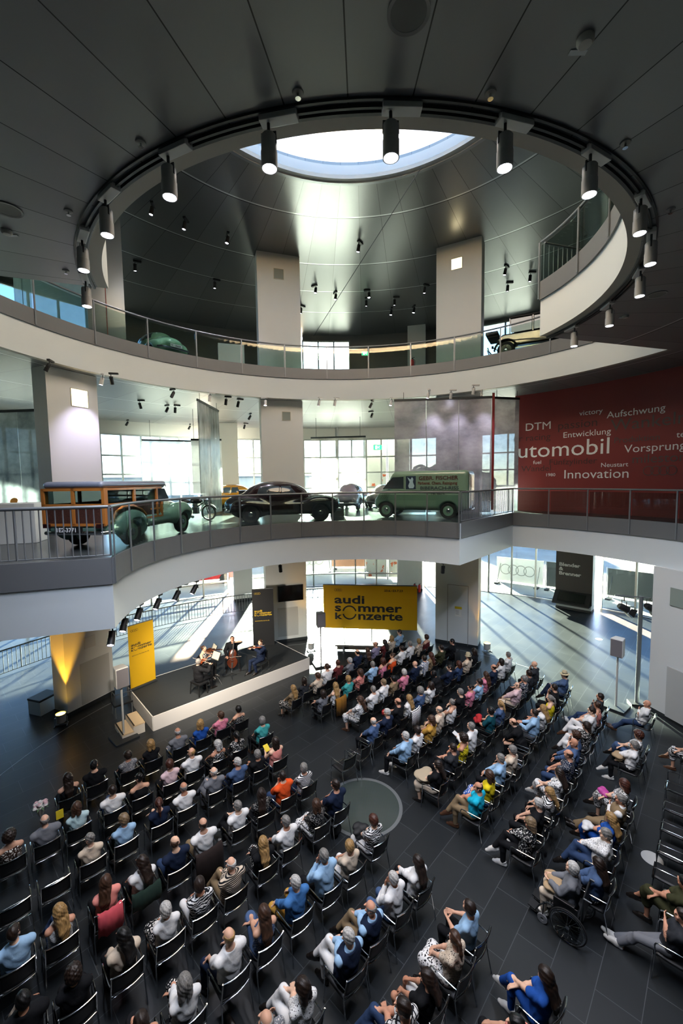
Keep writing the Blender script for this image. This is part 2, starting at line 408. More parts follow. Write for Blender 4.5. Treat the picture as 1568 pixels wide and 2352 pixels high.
# roof with its round skylight
mb = MB(); mb.arc(5.55, 22.4, ZC, ZC + .6, 0, 360, 2); struct(mb.obj('ceiling', CEIL3))
mb = MB(); mb.arc(5.42, 5.6, ZC - .06, ZC + .4, 0, 360, 2); mb.m = 1; mb.arc(5.6, 5.72, ZC - .1, ZC - .002, 0, 360, 2)
struct(mb.obj('trim_1', [mat('skylight_curb', '#a7aaac', rough=.5), STEEL], smooth=30))
SKYG = bpy.data.materials.new('skylight_glazing'); SKYG.use_nodes = True; t_ = SKYG.node_tree; t_.nodes.clear()
o_ = t_.nodes.new('ShaderNodeOutputMaterial'); a_ = t_.nodes.new('ShaderNodeBsdfTransparent'); b_ = t_.nodes.new('ShaderNodeBsdfTranslucent'); x_ = t_.nodes.new('ShaderNodeMixShader')
a_.inputs[0].default_value = lin('#e9ddcd'); b_.inputs[0].default_value = (.9, .95, .95, 1); x_.inputs[0].default_value = .10
t_.links.new(a_.outputs[0], x_.inputs[1]); t_.links.new(b_.outputs[0], x_.inputs[2]); t_.links.new(x_.outputs[0], o_.inputs[0])
mb = MB(); mb.lathe([(0, ZC + .06), (5.45, ZC + .06), (5.45, ZC + .08), (0, ZC + .08)], 72, Matrix.Translation((CX, CY, 0))); struct(mb.obj('window_1', SKYG))
# beige soffit band and lamp track round the near opening
mb = MB(); mb.arc(R_A + .23, R_A + .27, L2U - .045, L2U - .002, B0, B1, 2); mb.arc(R_A + .31, R_A + .34, L2U - .045, L2U - .002, B0, B1, 2); mb.arc(R_A + .39, R_A + .42, L2U - .03, L2U - .002, B0, B1, 2)
struct(mb.obj('trim_2', DKSTEEL))
# ------------------------------------------------------------------ columns
COLA = ((150.8, 160.3), (102.4, 113.3), (56.4, 67.3), (8.6, 19.6))
LITN = mat('lit_niche', '#e9d9a0', rough=.5, emit='#ffe9ae', estr=1.1)
LITC = mat('lit_lamp', '#fff2cc', rough=.5, emit='#fff0c4', estr=6.0)
OFFN = mat('unlit_niche', '#7f8a86', rough=.5)
mat('pale_screen', '#aeb1b0', rough=.55); mat('grey_green_panel', '#84908a', rough=.5); mat('screen_glass', '#0a0b0c', rough=.12)
def column(a1, a2, z0, z1, niche=None, ra=10.95, deep=.75):
    mb = MB(); p = [P(ra / math.cos(math.radians((a2 - a1) / 2)), a) for a in (a1, a2)]
    mid = math.radians((a1 + a2) / 2); dv = Vector((math.cos(mid), math.sin(mid), 0)) * deep
    poly = [(v.x, v.y) for v in (p[0], p[0] + dv, p[1] + dv, p[1])]
    mb.prism(poly, z1 - z0, Matrix.Translation((0, 0, z0))); mb.m = 1
    if z0 < 1:
        c = (p[0] + p[1] + dv) / 2; mb.prism([((v[0] - c.x) * 1.012 + c.x, (v[1] - c.y) * 1.012 + c.y) for v in poly], .14, Matrix.Translation((0, 0, z0 + .001)))
    o = struct(mb.obj('column', [PLASTER, DKSTEEL]))
    M = face_M(p[1], p[0], 0)                      # local X along the face, as seen from the hall
    return o, M, (p[1] - p[0]).length
def niche(M, x, z, s, lit, label):
    """square light recess: frame, luminous panel, lamp"""
    t = thing('wall_light', label, 'wall light', M @ Vector((x, z, 0)))
    T = M.copy(); T.translation = Vector((0, 0, 0)); k = MB()
    for a, b, c, d in ((0, s / 2, s, .02), (0, -s / 2, s, .02), (s / 2, 0, .02, s), (-s / 2, 0, .02, s)): k.T = T; k.box((a, b, .008), (c, d, .03))
    k.obj('frame', mat('niche_frame', '#b9b6a8', rough=.5), t)
    k = MB(); k.T = T; k.box((0, 0, .004), (s, s, .012)); k.obj('light_panel', LITN if lit else OFFN, t)
    if lit: k = MB(); k.T = T; k.box((0, s * .18, .012), (s * .6, s * .18, .012)); k.obj('bulb', LITC, t)
    return t
for k, (a1, a2) in enumerate(COLA):
    for lv, (z0, z1) in enumerate(((0, L1U), (L1F, L2U), (L2F, ZC))):
        if k == 0 and lv == 2 or k == 3 and lv > 0: continue
        o, M, L = column(a1, a2, z0, z1)
        if lv == 1 and k == 0: niche(M, L * .62, 11.4, .62, True, 'lit square wall light on the white pillar beside the wood-framed estate car')
        if lv == 1 and k == 1: niche(M, L * .6, 11.55, .42, False, 'unlit square wall light on the pillar behind the dark saloon car')
        if lv == 2 and k == 1: niche(M, L * .5, 18.35, .48, False, 'unlit square wall light on the upper pillar next to the sun')
        if lv == 2 and k == 2: niche(M, L * .46, 18.35, .5, True, 'lit yellow square wall light on the upper white pillar')
        if lv == 0 and k == 3:
            q = MB(); q.T = M; q.box((L * .45, 4.28, .018), (.66, .6, .03)); tag(q.obj('wall_panel', mat('grey_green_panel', '#84908a', rough=.5)), 'grey green square panel high on the white column at the right', 'wall panel')
            q = MB(); q.T = M; q.box((L * .6, 1.0, .03), (1.25, 1.75, .04)); tag(q.obj('projection_screen', mat('pale_screen', '#aeb1b0', rough=.55)), 'pale grey screen low on the white column at the right', 'screen')
        if lv == 0 and k == 0:
            q = MB(); q.T = M; q.box((L * .6, .95, .009), (1.15, 1.55, .012)); tag(q.obj('projection_screen', MATS['pale_screen']), 'pale grey screen on the column left of the stage', 'screen')
            q = MB(); q.T = M; q.box((L * .52, 2.42, .013), (.42, .42, .02)); tag(q.obj('wall_panel', mat('pale_panel', '#c3c2be', rough=.5)), 'small pale square panel above the screen left of the stage', 'wall panel')
        if lv == 0 and k == 2:
            q = MB(); q.T = M
            for a, b, c, d in ((.62, 1.55, .02, 3.0), (1.62, 1.55, .02, 3.0), (1.12, 3.05, 1.02, .02)): q.box((a, b, .003), (c, d, .01))
            struct(q.obj('door_1', mat('door_joint', '#77756f', rough=.6)))
            q = MB(); q.T = M; q.box((1.15, 1.72, .009), (.32, .5, .012)); q.m = 1; q.box((1.15, 1.92, .016), (.34, .12, .006)); q.m = 2
            for i in range(4): q.box((1.1, 1.78 - i * .06, .016), (.16, .015, .004))
            tag(q.obj('notice', [mat('paper_white', '#d9d9d4'), mat('notice_yellow', '#d9bf1e'), mat('print_grey', '#7c7c7c')]), 'paper notice with a yellow heading on the door right of the yellow banner', 'notice')
        if lv == 0 and k == 1:
            t = thing('wall_screen', 'black flat screen on the pillar behind the stage', 'television', M @ Vector((L * .6, 2.55, .03)))
            T = M.copy(); T.translation = (0, 0, 0); q = MB(); q.T = T; q.box((0, 0, 0), (1.3, .82, .06)); bevel(q.obj('casing', BLACK, t), .01)
            q = MB(); q.T = T; q.box((0, 0, .032), (1.24, .76, .006)); q.obj('display', mat('screen_glass', '#0a0b0c', rough=.12), t)
            q = MB(); q.T = M; q.box((L * .52, 1.05, .009), (1.05, 1.5, .012)); tag(q.obj('projection_screen', MATS['pale_screen']), 'pale grey screen below the black screen behind the stage', 'screen')
# slim pillars by the facade
def pier(a1, a2, r, z0, z1, deep=.5): o, M, L = column(a1, a2, z0, z1, ra=r, deep=deep); return M, L
KM, KL = pier(44.0, 49.6, 20.3, 0, L1U, .7)
pier(74.6, 79.6, 20.6, 0, L1U); pier(110.5, 114.2, 19.5, 0, L1U); pier(112.5, 116.5, 19.6, L1F, L2U); pier(74, 77.5, 20.6, L2F, ZC, .5)
for a in (118.5, 92):
    q = MB(); q.lathe([(.12, L1F), (.12, L2U)], 16, Matrix.Translation(P(17.5 if a > 100 else 21.2, a))); struct(q.obj('column', STEEL, smooth=40))
# ------------------------------------------------------------------ glass facade: one window per bay and level
FRAME = mat('window_frame', '#8f9596', rough=.45, metal=.4)
NW = [1]
def bay(a1, a2, z0, z1, da=4.0, trans=(), bars=0.0, sill=.12):
    NW[0] += 1; mb = MB(); n = max(1, int(round((a2 - a1) / 2)))
    mb.arc(R_G, R_G + .03, z0 + sill, z1, a1, a2, 2); o = struct(mb.obj('window_%d' % NW[0], FACADE))
    mb = MB(); k = max(1, int(round((a2 - a1) / da)))
    for i in range(k + 1):
        a = a1 + (a2 - a1) * i / k; mb.beam(P(R_G - .03, a, z0), P(R_G - .03, a, z1), .10, .16, (math.cos(math.radians(a)), math.sin(math.radians(a)), 0))
    for z in (z0 + sill / 2, z1 - .06) + tuple(trans): mb.arc(R_G - .09, R_G + .05, z - .05, z + .05, a1, a2, 2)
    mb.obj('window_frame', FRAME, o); return o
GB = ((20, 43.6), (49.8, 74.4), (79.8, 110.3), (114.4, 142), (142, 172))
for a1, a2 in GB: bay(a1, a2, -.08, L1U, 4.4, (.95,) if a1 > 75 else ())
for a1, a2 in ((56, 74), (74, 92), (92, 112), (116, 138), (138, 172)): bay(a1, a2, L1F, 11.5, 3.2, (7.75, 8.9, 10.1))
mb = MB(); mb.arc(R_G - .1, R_G + .15, 11.5, L2F, 20, 172, 2); mb.arc(R_G + .06, R_G + .2, L1U - .02, L1F, 20, 172, 2); mb.arc(R_G + .06, R_G + .2, 3.45, L1U - .02, 97, 142, 2); mb.arc(R_G + .06, R_G + .2, 4.3, L1U - .02, 79.8, 97, 2); struct(mb.obj('wall_front_and_sun_block', mat('facade_band_and_sun_block', '#9a9d9c', rough=.6)))  # two lowest bands: unseen, added to keep sun off stage and banner
# upper level outer wall with openings
m, g = newmat('upper_wall', col='#5d5f60', rough=.45, metal=.2)
UW = m
OPEN = ((55.5, 64, 14.2, 19.1), (81.0, 84.6, 13.9, 15.3), (89.2, 98.5, 13.9, 18.9), (98.8, 104, 13.9, 15.6), (132, 147, 13.9, 19.0))
mb = MB(); cuts = [20] + [x for o in OPEN for x in o[:2]] + [172]
for a, b in zip(cuts[::2], cuts[1::2]):
    if b - a > .5: mb.arc(R_G, R_G + .2, L2F, ZC, a, b, 2)
for a, b, z0, z1 in OPEN:
    if z0 > L2F + .05: mb.arc(R_G, R_G + .2, L2F, z0, a, b, 2)
    mb.arc(R_G, R_G + .2, z1, ZC, a, b, 2)
struct(mb.obj('wall_upper', UW))
for a, b, z0, z1 in OPEN: bay(a, b, z0, z1, 3.4, (), sill=.02)
# closed back half of the building
mb = MB(); mb.arc(R_G, R_G + .3, 0, ZC + .6, 172, 380, 3); struct(mb.obj('wall_back', mat('back_wall', '#55585a', rough=.8)))
# red word wall on the right of gallery one
RW = 13.0; RA0, RA1 = 51.3, -28
mb = MB(); mb.arc(RW, RW + .25, L1F, L2U, RA1, RA0, 1.5); o = struct(mb.obj('wall_right', REDW))
def wall_words(lst, m, name):
    k = MB()
    for s, px, py, h, bold in lst:
        # survey the word's left end on the wall, then bend it round the cylinder
        d = fw * FPX + rt * (px - 784) - up * (py - 1176); d.z = d.z
        a = d.x ** 2 + d.y ** 2; b = -2 * (d.x * CX + d.y * CY); c = CX ** 2 + CY ** 2 - RW ** 2; t = (-b + math.sqrt(b * b - 4 * a * c)) / (2 * a)
        x, y, z = d.x * t, d.y * t, EYE + d.z * t; ang = math.atan2(y - CY, x - CX)
        size = h * y / FPX / .72
        if s == 'RINGS': v, f = [], []; q = MB(); four_rings(q, Matrix.Identity(4), 0, size * .35, size * .46, size * .07); v = [(p.x, p.y) for p in q.v]; f = q.f
        else: v, f = text_geo(s, size, bold, 1.12)
        k.add([(CX + (RW - .012) * math.cos(ang - p[0] / RW), CY + (RW - .012) * math.sin(ang - p[0] / RW), z + p[1]) for p in v], f)
    return k.obj(name, m, o)
LW = mat('letter_white', '#d8dde0', rough=.5); LD = mat('letter_dark', '#3d1d1c', rough=.5); LG = mat('letter_grey', '#4f4645', rough=.45, metal=.3)
wall_words([('victory', 1330, 955, 11, .0), ('Aufschwung', 1393, 961, 15, .0), ('DTM', 1205, 990, 17, .0), ('Entwicklung', 1292, 1006, 13, 0), ('utomobil', 1187, 1052, 33, .0), ('fuel', 1224, 1066, 8, 0), ('Neustart', 1379, 1073, 10, 0), ('1980', 1252, 1094, 7, 0), ('Innovation', 1293, 1099, 20, 0), ('Vorsprung d', 1433, 1040, 18, 0), ('te', 1553, 1005, 14, 0)], LW, 'lettering')
wall_words([('passion', 1280, 987, 18, 0), ('or racing', 1178, 1015, 14, 0), ('Wandel', 1197, 1083, 13, 0), ('Fünfzylinder', 1260, 1068, 13, 0)], LD, 'lettering')
wall_words([('Wankelmotor', 1402, 990, 26, 0), ('Produktion', 1409, 1018, 13, 0), ('milestones', 1450, 1064, 20, 0), ('RINGS', 1476, 1090, 17, 0)], LG, 'lettering')
# ------------------------------------------------------------------ balustrades
def balustrade(a1, a2, r, zb, zf, zr, label, step=None, panels=True):
    t = thing('balustrade', label, 'railing', P(r, (a1 + a2) / 2, zf)); inv = Matrix.Translation(-t.location)
    n = max(1, int(round(math.radians(abs(a2 - a1)) * r / (step or 1.75)))); s_ = 1 if a2 > a1 else -1
    k = MB(); k.T = inv; k.arc(r - .05, r + .02, zb, zf + .03, a1, a2, 1.5); k.obj('base_panel', PANEL, t)
    k = MB(); k.T = inv; k.tube(arcpts(r - .02, a1, a2, zr, 1.5), .035, 8); k.obj('handrail', STEEL, t, smooth=50)
    for i in range(n + 1):
        a = a1 + (a2 - a1) * i / n; k = MB(); k.T = inv; ta = math.radians(a)
        k.beam(P(r - .07, a, zb + .02), P(r - .07, a, zr - .02), .05, .022, (math.cos(ta), math.sin(ta), 0)); k.obj('post', STEEL, t)
        if i < n: k = MB(); k.T = inv; g0, g1 = a + s_ * .25, a1 + (a2 - a1) * (i + 1) / n - s_ * .25; k.arc(r - .025, r - .010, zf + .03, zr - .1, g0, g1, 1.5); k.obj('glass_pane', CLEAR, t)
    return t
def bar_railing(pa, pb, zb, zf, zr, label, step, curve=None):
    pts = curve or [Vector(pa), Vector(pb)]
    mid = pts[len(pts) // 2].copy(); mid.z = zf; t = thing('bar_railing', label, 'railing', mid); inv = Matrix.Translation(-mid)
    L = [0]
    for p, q in zip(pts, pts[1:]): L.append(L[-1] + (q - p).length)
    def at(s):
        for i in range(len(pts) - 1):
            if s <= L[i + 1] + 1e-6: return pts[i].lerp(pts[i + 1], (s - L[i]) / (L[i + 1] - L[i]))
        return pts[-1].copy()
    Z = lambda p, z: Vector((p.x, p.y, z))
    if zb < zf:
        k = MB(); k.T = inv
        for p, q in zip(pts, pts[1:]): k.beam(Z(p, (zb + zf + .03) / 2), Z(q, (zb + zf + .03) / 2), .06, zf + .03 - zb)
        k.obj('base_panel', PANEL, t)
    k = MB(); k.T = inv; k.tube([Z(p, zr) for p in pts], .035, 8); k.obj('handrail', STEEL, t, smooth=50)
    k = MB(); k.T = inv; k.tube([Z(p, zf + .09) for p in pts], .016, 6); k.obj('bottom_rail', STEEL, t, smooth=50)
    n = int(L[-1] / step)
    for i in range(n + 1):
        p = at(L[-1] * i / n); k = MB(); k.T = inv; k.tube([Z(p, zf + .08), Z(p, zr - .02)], .026 if i % 12 == 0 else .014, 6); k.obj('bar', STEEL, t, smooth=50)
    return t
balustrade(A0, A1, R_IN, L1W, L1F, L1R, 'curved glass balustrade of the car gallery, in front of the estate, saloon and van', 1.25)
balustrade(A0, -40, R_L1, L1W, L1F, L1R, 'curved glass balustrade in front of the red word wall', 1.5)
balustrade(B1 - 360, B0, R_B, L2W, L2F, L2R, 'long curved glass balustrade of the upper gallery, below the sun', 2.0)
balustrade(B0, B1, R_A, L2W, L2F, L2R, 'curved balustrade of the upper near gallery, on the ring with the spotlights', 1.6)
bar_railing(P(R_IN, A1), P(R_L1 - .1, A1), L1W, L1F, L1R, 'straight railing of vertical bars behind the rear of the estate car', .14)
bar_railing(P(R_IN + .1, A0), P(R_L1 - .1, A0), L1W, L1F, L1R, 'straight railing of vertical bars behind the delivery van', .13)
bar_railing(P(R_A + .1, B1), P(R_B - .2, B1), L2W, L2F, L2R, 'short bar railing on the corner of the upper near gallery', .16)
bar_railing(None, None, .02, .02, 1.12, 'long curved bar railing by the ground floor windows behind the stage', .17, arcpts(16.87, 160, 88, 0, 1.5))
# ------------------------------------------------------------------ stage
def fabric(name, col, f=.45):
    m, g = newmat(name, col=col, rough=.6); tl = g.n('ShaderNodeBsdfTranslucent'); tl.inputs[0].default_value = lin(col); mx = g.n('ShaderNodeMixShader'); mx.inputs[0].default_value = f
    o = m.node_tree.nodes['Material Output']; g.put(mx.inputs[1], g.b.outputs[0]); g.put(mx.inputs[2], tl.outputs[0]); g.put(o.inputs[0], mx.outputs[0]); return m
YEL = fabric('banner_yellow', '#dcb41c'); INK = mat('ink_black', '#15171a', rough=.6); BLK = mat('banner_black', '#17191c', rough=.55); YINK = mat('ink_yellow', '#d8b526', rough=.6)
WINK = mat('ink_white', '#d9dcdd', rough=.6)
SA, SB = Vector((-6.42, 13.3, 0)), Vector((-1.52, 17.78, 0)); SU = (SB - SA).normalized(); SN = Vector((-SU.y, SU.x, 0)); SL = (SB - SA).length; SD = 2.95; SH = .5
def S(u, v, z=0.0): return SA + SU * u + SN * v + Vector((0, 0, z))
SRZ = math.atan2(SU.y, SU.x)
st = thing('stage', 'low white-sided stage platform with a black top carrying the four musicians', 'stage', S(SL / 2, SD / 2), SRZ)
m, g = newmat('stage_carpet', col='#16191a', rough=.8); x = g.sep(g.obj())
g.put(g.b.inputs['Base Color'], g.mix(g.math('LESS_THAN', g.math('FRACT', g.math('MULTIPLY_ADD', x[1], 1.02, 20.5)), .015), lin('#1b1f20'), lin('#101212')))
mb = MB(); mb.box((0, 0, SH - .02), (SL - .04, SD - .04, .04)); mb.obj('deck', m, st)
m, g = newmat('stage_skirting', col='#d3d0ca', rough=.35)
for a, b in (((0, -SD / 2), (SL, .03)), ((0, SD / 2), (SL, .03))):
    mb = MB(); mb.box((a[0], a[1], SH / 2 + .002), (b[0], b[1], SH + .004)); mb.obj('side_panel', m, st)
for s in (1, -1): mb = MB(); mb.box((s * SL / 2, 0, SH / 2 + .002), (.03, SD - .03, SH + .004)); mb.obj('side_panel', m, st)
for a in (-2.4, 0, 2.4):
    for b in (-1.0, 1.0): mb = MB(); mb.tube([(a, b, 0), (a, b, SH - .04)], .03, 8); mb.obj('leg', STEEL, st)
# wooden steps at the stage's left end
PLY = mat('birch_plywood', '#c9b18d', rough=.5)
sp = thing('stage_steps', 'two plywood steps leading up to the left end of the stage', 'steps', S(-.42, .62), SRZ)
for k, (x0, hh) in enumerate(((-.16, .34), (-.50, .17))):
    mb = MB(); mb.box((x0 + .2, 0, hh - .02), (.36, .92, .04)); mb.obj('tread', PLY, sp)
    mb = MB(); mb.box((x0 + .03, 0, (hh - .04) / 2), (.03, .9, hh - .04)); mb.obj('riser', mat('ply_white', '#c7c1b5', rough=.5), sp)
    for s in (1, -1): mb = MB(); mb.box((x0 + .2, s * .44, (hh - .04) / 2), (.34, .03, hh - .04)); mb.obj('side', MATS['ply_white'], sp)
    mb = MB(); mb.box((x0 + .045, 0, hh + .002), (.04, .9, .006)); mb.obj('grip_strip', BLACK, sp)
# ------------------------------------------------------------------ festival lettering
def sommer(mb, M, h):
    """three lines: audi / sommer / konzerte, the o's sharing one open ring"""
    L = h; b = .026 * h; D = .70 * L; R = .62 * L; C_ = .60 * L
    T = lambda x, y: M @ Matrix.Translation((x, y, 0))
    put_text(mb, 'audi', T(0, 2 * D), L, b, 1.6)
    ws = text_w('s', L, b, 1.55); put_text(mb, 's', T(0, D), L, b, 1.55); xo = ws + .10 * L + R
    ring_flat(mb, M, xo, C_, R, R - .125 * L, 12, 168, 28); ring_flat(mb, M, xo, C_ - .02 * L, R, R - .125 * L, 192, 348, 28)
    put_text(mb, 'mmer', T(xo + R + .08 * L, D), L, b, 1.55)
    put_text(mb, 'k', T(0, 0), L * .8, b, 1.5); put_text(mb, 'nzerte', T(xo + R + .08 * L, 0), L, b, 1.48)
def rollup(name, label, a, b, z, h, cloth, ink, u):
    a, b = Vector(a), Vector(b); mid = (a + b) / 2; w_ = (b - a).length; rz = math.atan2((b - a).y, (b - a).x)
    t = thing(name, label, 'banner', (mid.x, mid.y, z), rz)
    k = MB(); k.box((0, 0, .05), (w_ + .06, .16, .09)); bevel(k.obj('base', DKSTEEL, t), .02)
    k = MB(); k.tube([(0, .04, .08), (0, .04, h)], .012, 6); k.obj('pole', STEEL, t)
    k = MB(); k.box((0, 0, h), (w_, .03, .03)); k.obj('top_bar', STEEL, t)
    k = MB(); k.box((0, 0, h / 2 + .04), (w_, .004, h - .09)); f = k.obj('fabric', cloth, t)
    M_ = face_M((-w_ / 2, 0), (w_ / 2, 0), 0); M_.translation = Vector((-w_ / 2, -.006, 0)); k = MB()
    four_rings(k, M_, .10 * w_, h - .22, .036 * w_ / .85 * 1.1, .008); sommer(k, M_ @ Matrix.Translation((.09 * w_, h * .60, 0)), .140 * w_)
    k.box((0, 0, 0), (0, 0, 0)) if False else None
    put_text(k, 'sommerkonzerte.de', M_ @ Matrix.Translation((.11 * w_, h * .52, 0)), .075 * w_, 0, 1.1)
    k.obj('print', ink, t); return t
rollup('roll_up_banner', 'tall yellow roll-up banner with black lettering at the left end of the stage', S(-.02, 2.35), S(.95, 2.55), SH, 2.5, YEL, INK, 0)
rollup('roll_up_banner', 'tall black roll-up banner with yellow lettering at the right end of the stage', (-4.28, 19.15), (-3.3, 19.32), SH if False else .0, 2.75 + .5, BLK, YINK, 0)
# big landscape banner with its two feet
ba, bb = Vector((-.97, 20.3)), Vector((3.62, 19.75)); mid = (ba + bb) / 2; bw = (bb - ba).length
t = thing('projection_banner', 'wide yellow banner with large black concert lettering at the back of the hall', 'banner', (mid.x, mid.y, 0), math.atan2((bb - ba).y, (bb - ba).x))
BZ0, BZ1 = .93, 3.12
mb = MB(); mb.box((0, 0, (BZ0 + BZ1) / 2), (bw, .02, BZ1 - BZ0)); mb.obj('fabric', YEL, t)
mb = MB(); mb.tube([(-bw / 2, 0, BZ1 + .02), (bw / 2, 0, BZ1 + .02)], .03, 8); mb.obj('top_bar', STEEL, t)
for s in (-.28, .02):
    mb = MB(); mb.tube([(s * bw, .04, 0.02), (s * bw, .04, BZ1)], .025, 8); mb.box((s * bw, .04, .015), (.09, .7, .03)); mb.obj('leg', DKSTEEL, t)
Mb = face_M((-bw / 2, 0), (bw / 2, 0), BZ0); Mb.translation = Vector((-bw / 2, -.014, BZ0)); mb = MB(); hb = BZ1 - BZ0
sommer(mb, Mb @ Matrix.Translation((.56, .48, 0)), .575); mb.obj('lettering', INK, t); mb = MB(); four_rings(mb, Mb, .56, hb - .24, .062, .013); mb.obj('emblem', INK, t); mb = MB()
put_text(mb, '23.6.–23.7.23', Mb @ Matrix.Translation((bw * .655, hb - .28, 0)), .135, .004, 1.25); mb.obj('date', INK, t)
# bench in front of it and low wall bench
t = thing('bench', 'long low grey bench in front of the wide yellow banner', 'bench', (1.7, 19.35, 0), math.radians(-6))
mb = MB(); mb.box((0, 0, .40), (4.2, .5, .08)); bevel(mb.obj('seat', mat('bench_grey', '#6b6862', rough=.5), t), .01)
mb = MB(); mb.box((0, .2, .2), (4.1, .04, .32)); mb.obj('panel', MATS['bench_grey'], t)
for s in (-1.7, 0, 1.7): mb = MB(); mb.box((s, 0, .18), (.06, .44, .36)); mb.obj('leg', STEEL, t)
t = thing('bench', 'black-topped white bench behind the yellow-lit column', 'bench', P(12.3, 160.0), math.radians(72))
mb = MB(); mb.box((0, 0, .25), (.7, .6, .5)); mb.obj('base', WHITE, t); mb = MB(); mb.box((0, 0, .54), (.74, .64, .08)); bevel(mb.obj('cushion', MATS['ink_black'], t), .02)
# ------------------------------------------------------------------ loudspeakers on poles
def pole_speaker(loc, rz, h, col, label):
    t = thing('loudspeaker', label, 'loudspeaker', loc, rz); cm = mat('speaker_' + ('white' if col else 'grey'), '#d2d2cf' if col else '#5a5651', rough=.5)
    k = MB(); k.box((0, 0, .03), (.72, .72, .06)); bevel(k.obj('base_plate', DKSTEEL, t), .01)
    k = MB(); k.tube([(0, 0, .06), (0, 0, h)], .034, 12); k.obj('pole', mat('pole_white', '#a9aaa8', rough=.45), t, smooth=40)
    k = MB(); k.prism([(-.2, -.17), (.2, -.17), (.16, .2), (-.16, .2)], .66, Matrix.Translation((0, 0, h))); bevel(k.obj('cabinet', cm, t), .03, 3)
    k = MB(); k.box((0, -.176, h + .33), (.36, .02, .6)); bevel(k.obj('grille', mat('speaker_grille', '#6f6c70', rough=.7), t), .008)
pole_speaker((-7.22, 12.95, 0), SRZ + .1, 1.75, True, 'white loudspeaker on a pole at the left end of the stage')
pole_speaker((-1.02, 18.2, 0), .35, 1.75, False, 'grey backlit loudspeaker on a pole between stage and yellow banner')
pole_speaker((9.8, 14.35, 0), -.9, 1.9, True, 'white loudspeaker on a pole by the right column')
# ------------------------------------------------------------------ floor uplights
def par_can(loc, rz, label, power, aim):
    t = thing('floor_uplight', label, 'uplight', loc, rz)
    k = MB(); k.lathe([(.11, .10), (.15, .14), (.16, .42), (.15, .43), (.14, .40), (.0, .38)], 20); k.obj('housing', mat('uplight_case', '#a2a4a4', rough=.4), t, smooth=40)
    k = MB(); k.lathe([(.0, .395), (.135, .395), (.135, .405), (0, .405)], 20); k.obj('lens', mat('amber_lens', '#ffcf70', emit='#ffc24a', estr=9), t)
    k = MB(); k.tube([(-.18, 0, .02), (-.19, 0, .28), (-.16, 0, .3)], .014, 6); k.tube([(.18, 0, .02), (.19, 0, .28), (.16, 0, .3)], .014, 6); k.tube([(-.18, -.14, .02), (-.18, .14, .02)], .016, 6); k.tube([(.18, -.14, .02), (.18, .14, .02)], .016, 6); k.box((0, 0, .03), (.36, .04, .03))
    k.obj('yoke', STEEL, t, smooth=50)
    lamp('amber_light', 'SPOT', Vector(loc) + Vector((0, 0, .46)), power, '#ffb52e', .06, aim, 46, .6)
c0 = P(10.95, 160.3)
par_can(P(10.75, 162.6), .4, 'white floor uplight washing the left column yellow', 260, P(11.25, 160.6, 3.4))
par_can(P(10.9, 53.9), .4, 'white floor uplight beside the column behind the audience', 60, P(11.2, 56.2, 3.2))
par_can(P(9.4, 102.6), .4, 'dark floor uplight between the stage and the yellow banner', 25, P(11.2, 102.2, 3.2))
# ------------------------------------------------------------------ information kiosk against its pillar
t = thing('info_kiosk', 'black exhibition board with white lettering on the pillar by the right glass wall', 'display', KM @ Vector((KL / 2, 0, 0)), math.atan2(KM[1][0], KM[0][0]))
mb = MB(); rows = [(-.95, -.06, 3.95), (-.95, -.06, 1.2), (-1.05, -.75, .55), (-1.05, -.75, .48)]
mb.grid([[(-1.02, y, z), (1.02, y, z)] for _, y, z in rows]); mb.grid([[(-1.02, -.02, 3.95), (1.02, -.02, 3.95)], [(-1.02, -.02, .48), (1.02, -.02, .48)]])
mb.grid([[(-1.02, -.75, .48), (1.02, -.75, .48)], [(-1.02, -.02, .48), (1.02, -.02, .48)]]); mb.obj('board', BLK, t)
mb = MB(); mb.box((0, -.425, .895), (1.5, .6, .01), M=Matrix.Rotation(math.radians(43.3), 4, 'X')); mb.obj('screen', mat('screen_glass', '#0a0b0c', rough=.12), t)
Mk = face_M((-1, 0), (1, 0), 0); Mk.translation = Vector((0, -.068, 0)); mb = MB()
for i, s in enumerate(('Blender', '&', 'Brenner')): put_text(mb, s, Mk @ Matrix.Translation((-.84, 2.75 - i * .28, 0)), .30, .01, 1.25)
mb.obj('lettering', WINK, t)
# exit signs
def exit_sign(loc, rz, s, label):
    t = thing('exit_sign', label, 'exit sign', loc, rz); k = MB(); k.box((0, 0, 0), (s, .08, s * .6)); bevel(k.obj('case', WHITE, t), .01)
    k = MB(); k.box((0, -.042, 0), (s * .92, .006, s * .5)); k.obj('panel', mat('exit_green', '#14a04a', emit='#25c768', estr=1.2), t)
    k = MB(); pm = Matrix.Translation((0, -.046, 0)); k.box((-.17 * s, -.047, .0), (.22 * s, .004, .36 * s)); k.box((.05 * s, -.047, .02 * s), (.16 * s, .004, .06 * s)); k.box((.15 * s, -.047, -.06 * s), (.05 * s, .004, .2 * s)); k.box((.17 * s, -.047, .13 * s), (.07 * s, .004, .07 * s)); k.obj('pictogram', mat('exit_white', '#f2fff5', emit='#ffffff', estr=1.5), t)
    k = MB(); k.tube([(-.3 * s, 0, .3 * s), (-.3 * s, 0, .3 * s + .35)], .008, 5); k.tube([(.3 * s, 0, .3 * s), (.3 * s, 0, .3 * s + .35)], .008, 5); k.obj('hanger', STEEL, t)
exit_sign(P(20.0, 48.3, 4.45), math.radians(-42), .62, 'green running-man exit sign above the black exhibition board')
exit_sign(along(874, 988, 10.35) * .0 + P(18.5, 83.5, 10.55), .1, .6, 'green exit sign hanging in the car gallery above the van')
exit_sign(P(18.8, 86, 17.0), .1, .5, 'green exit sign hanging on the upper gallery beside the sun')
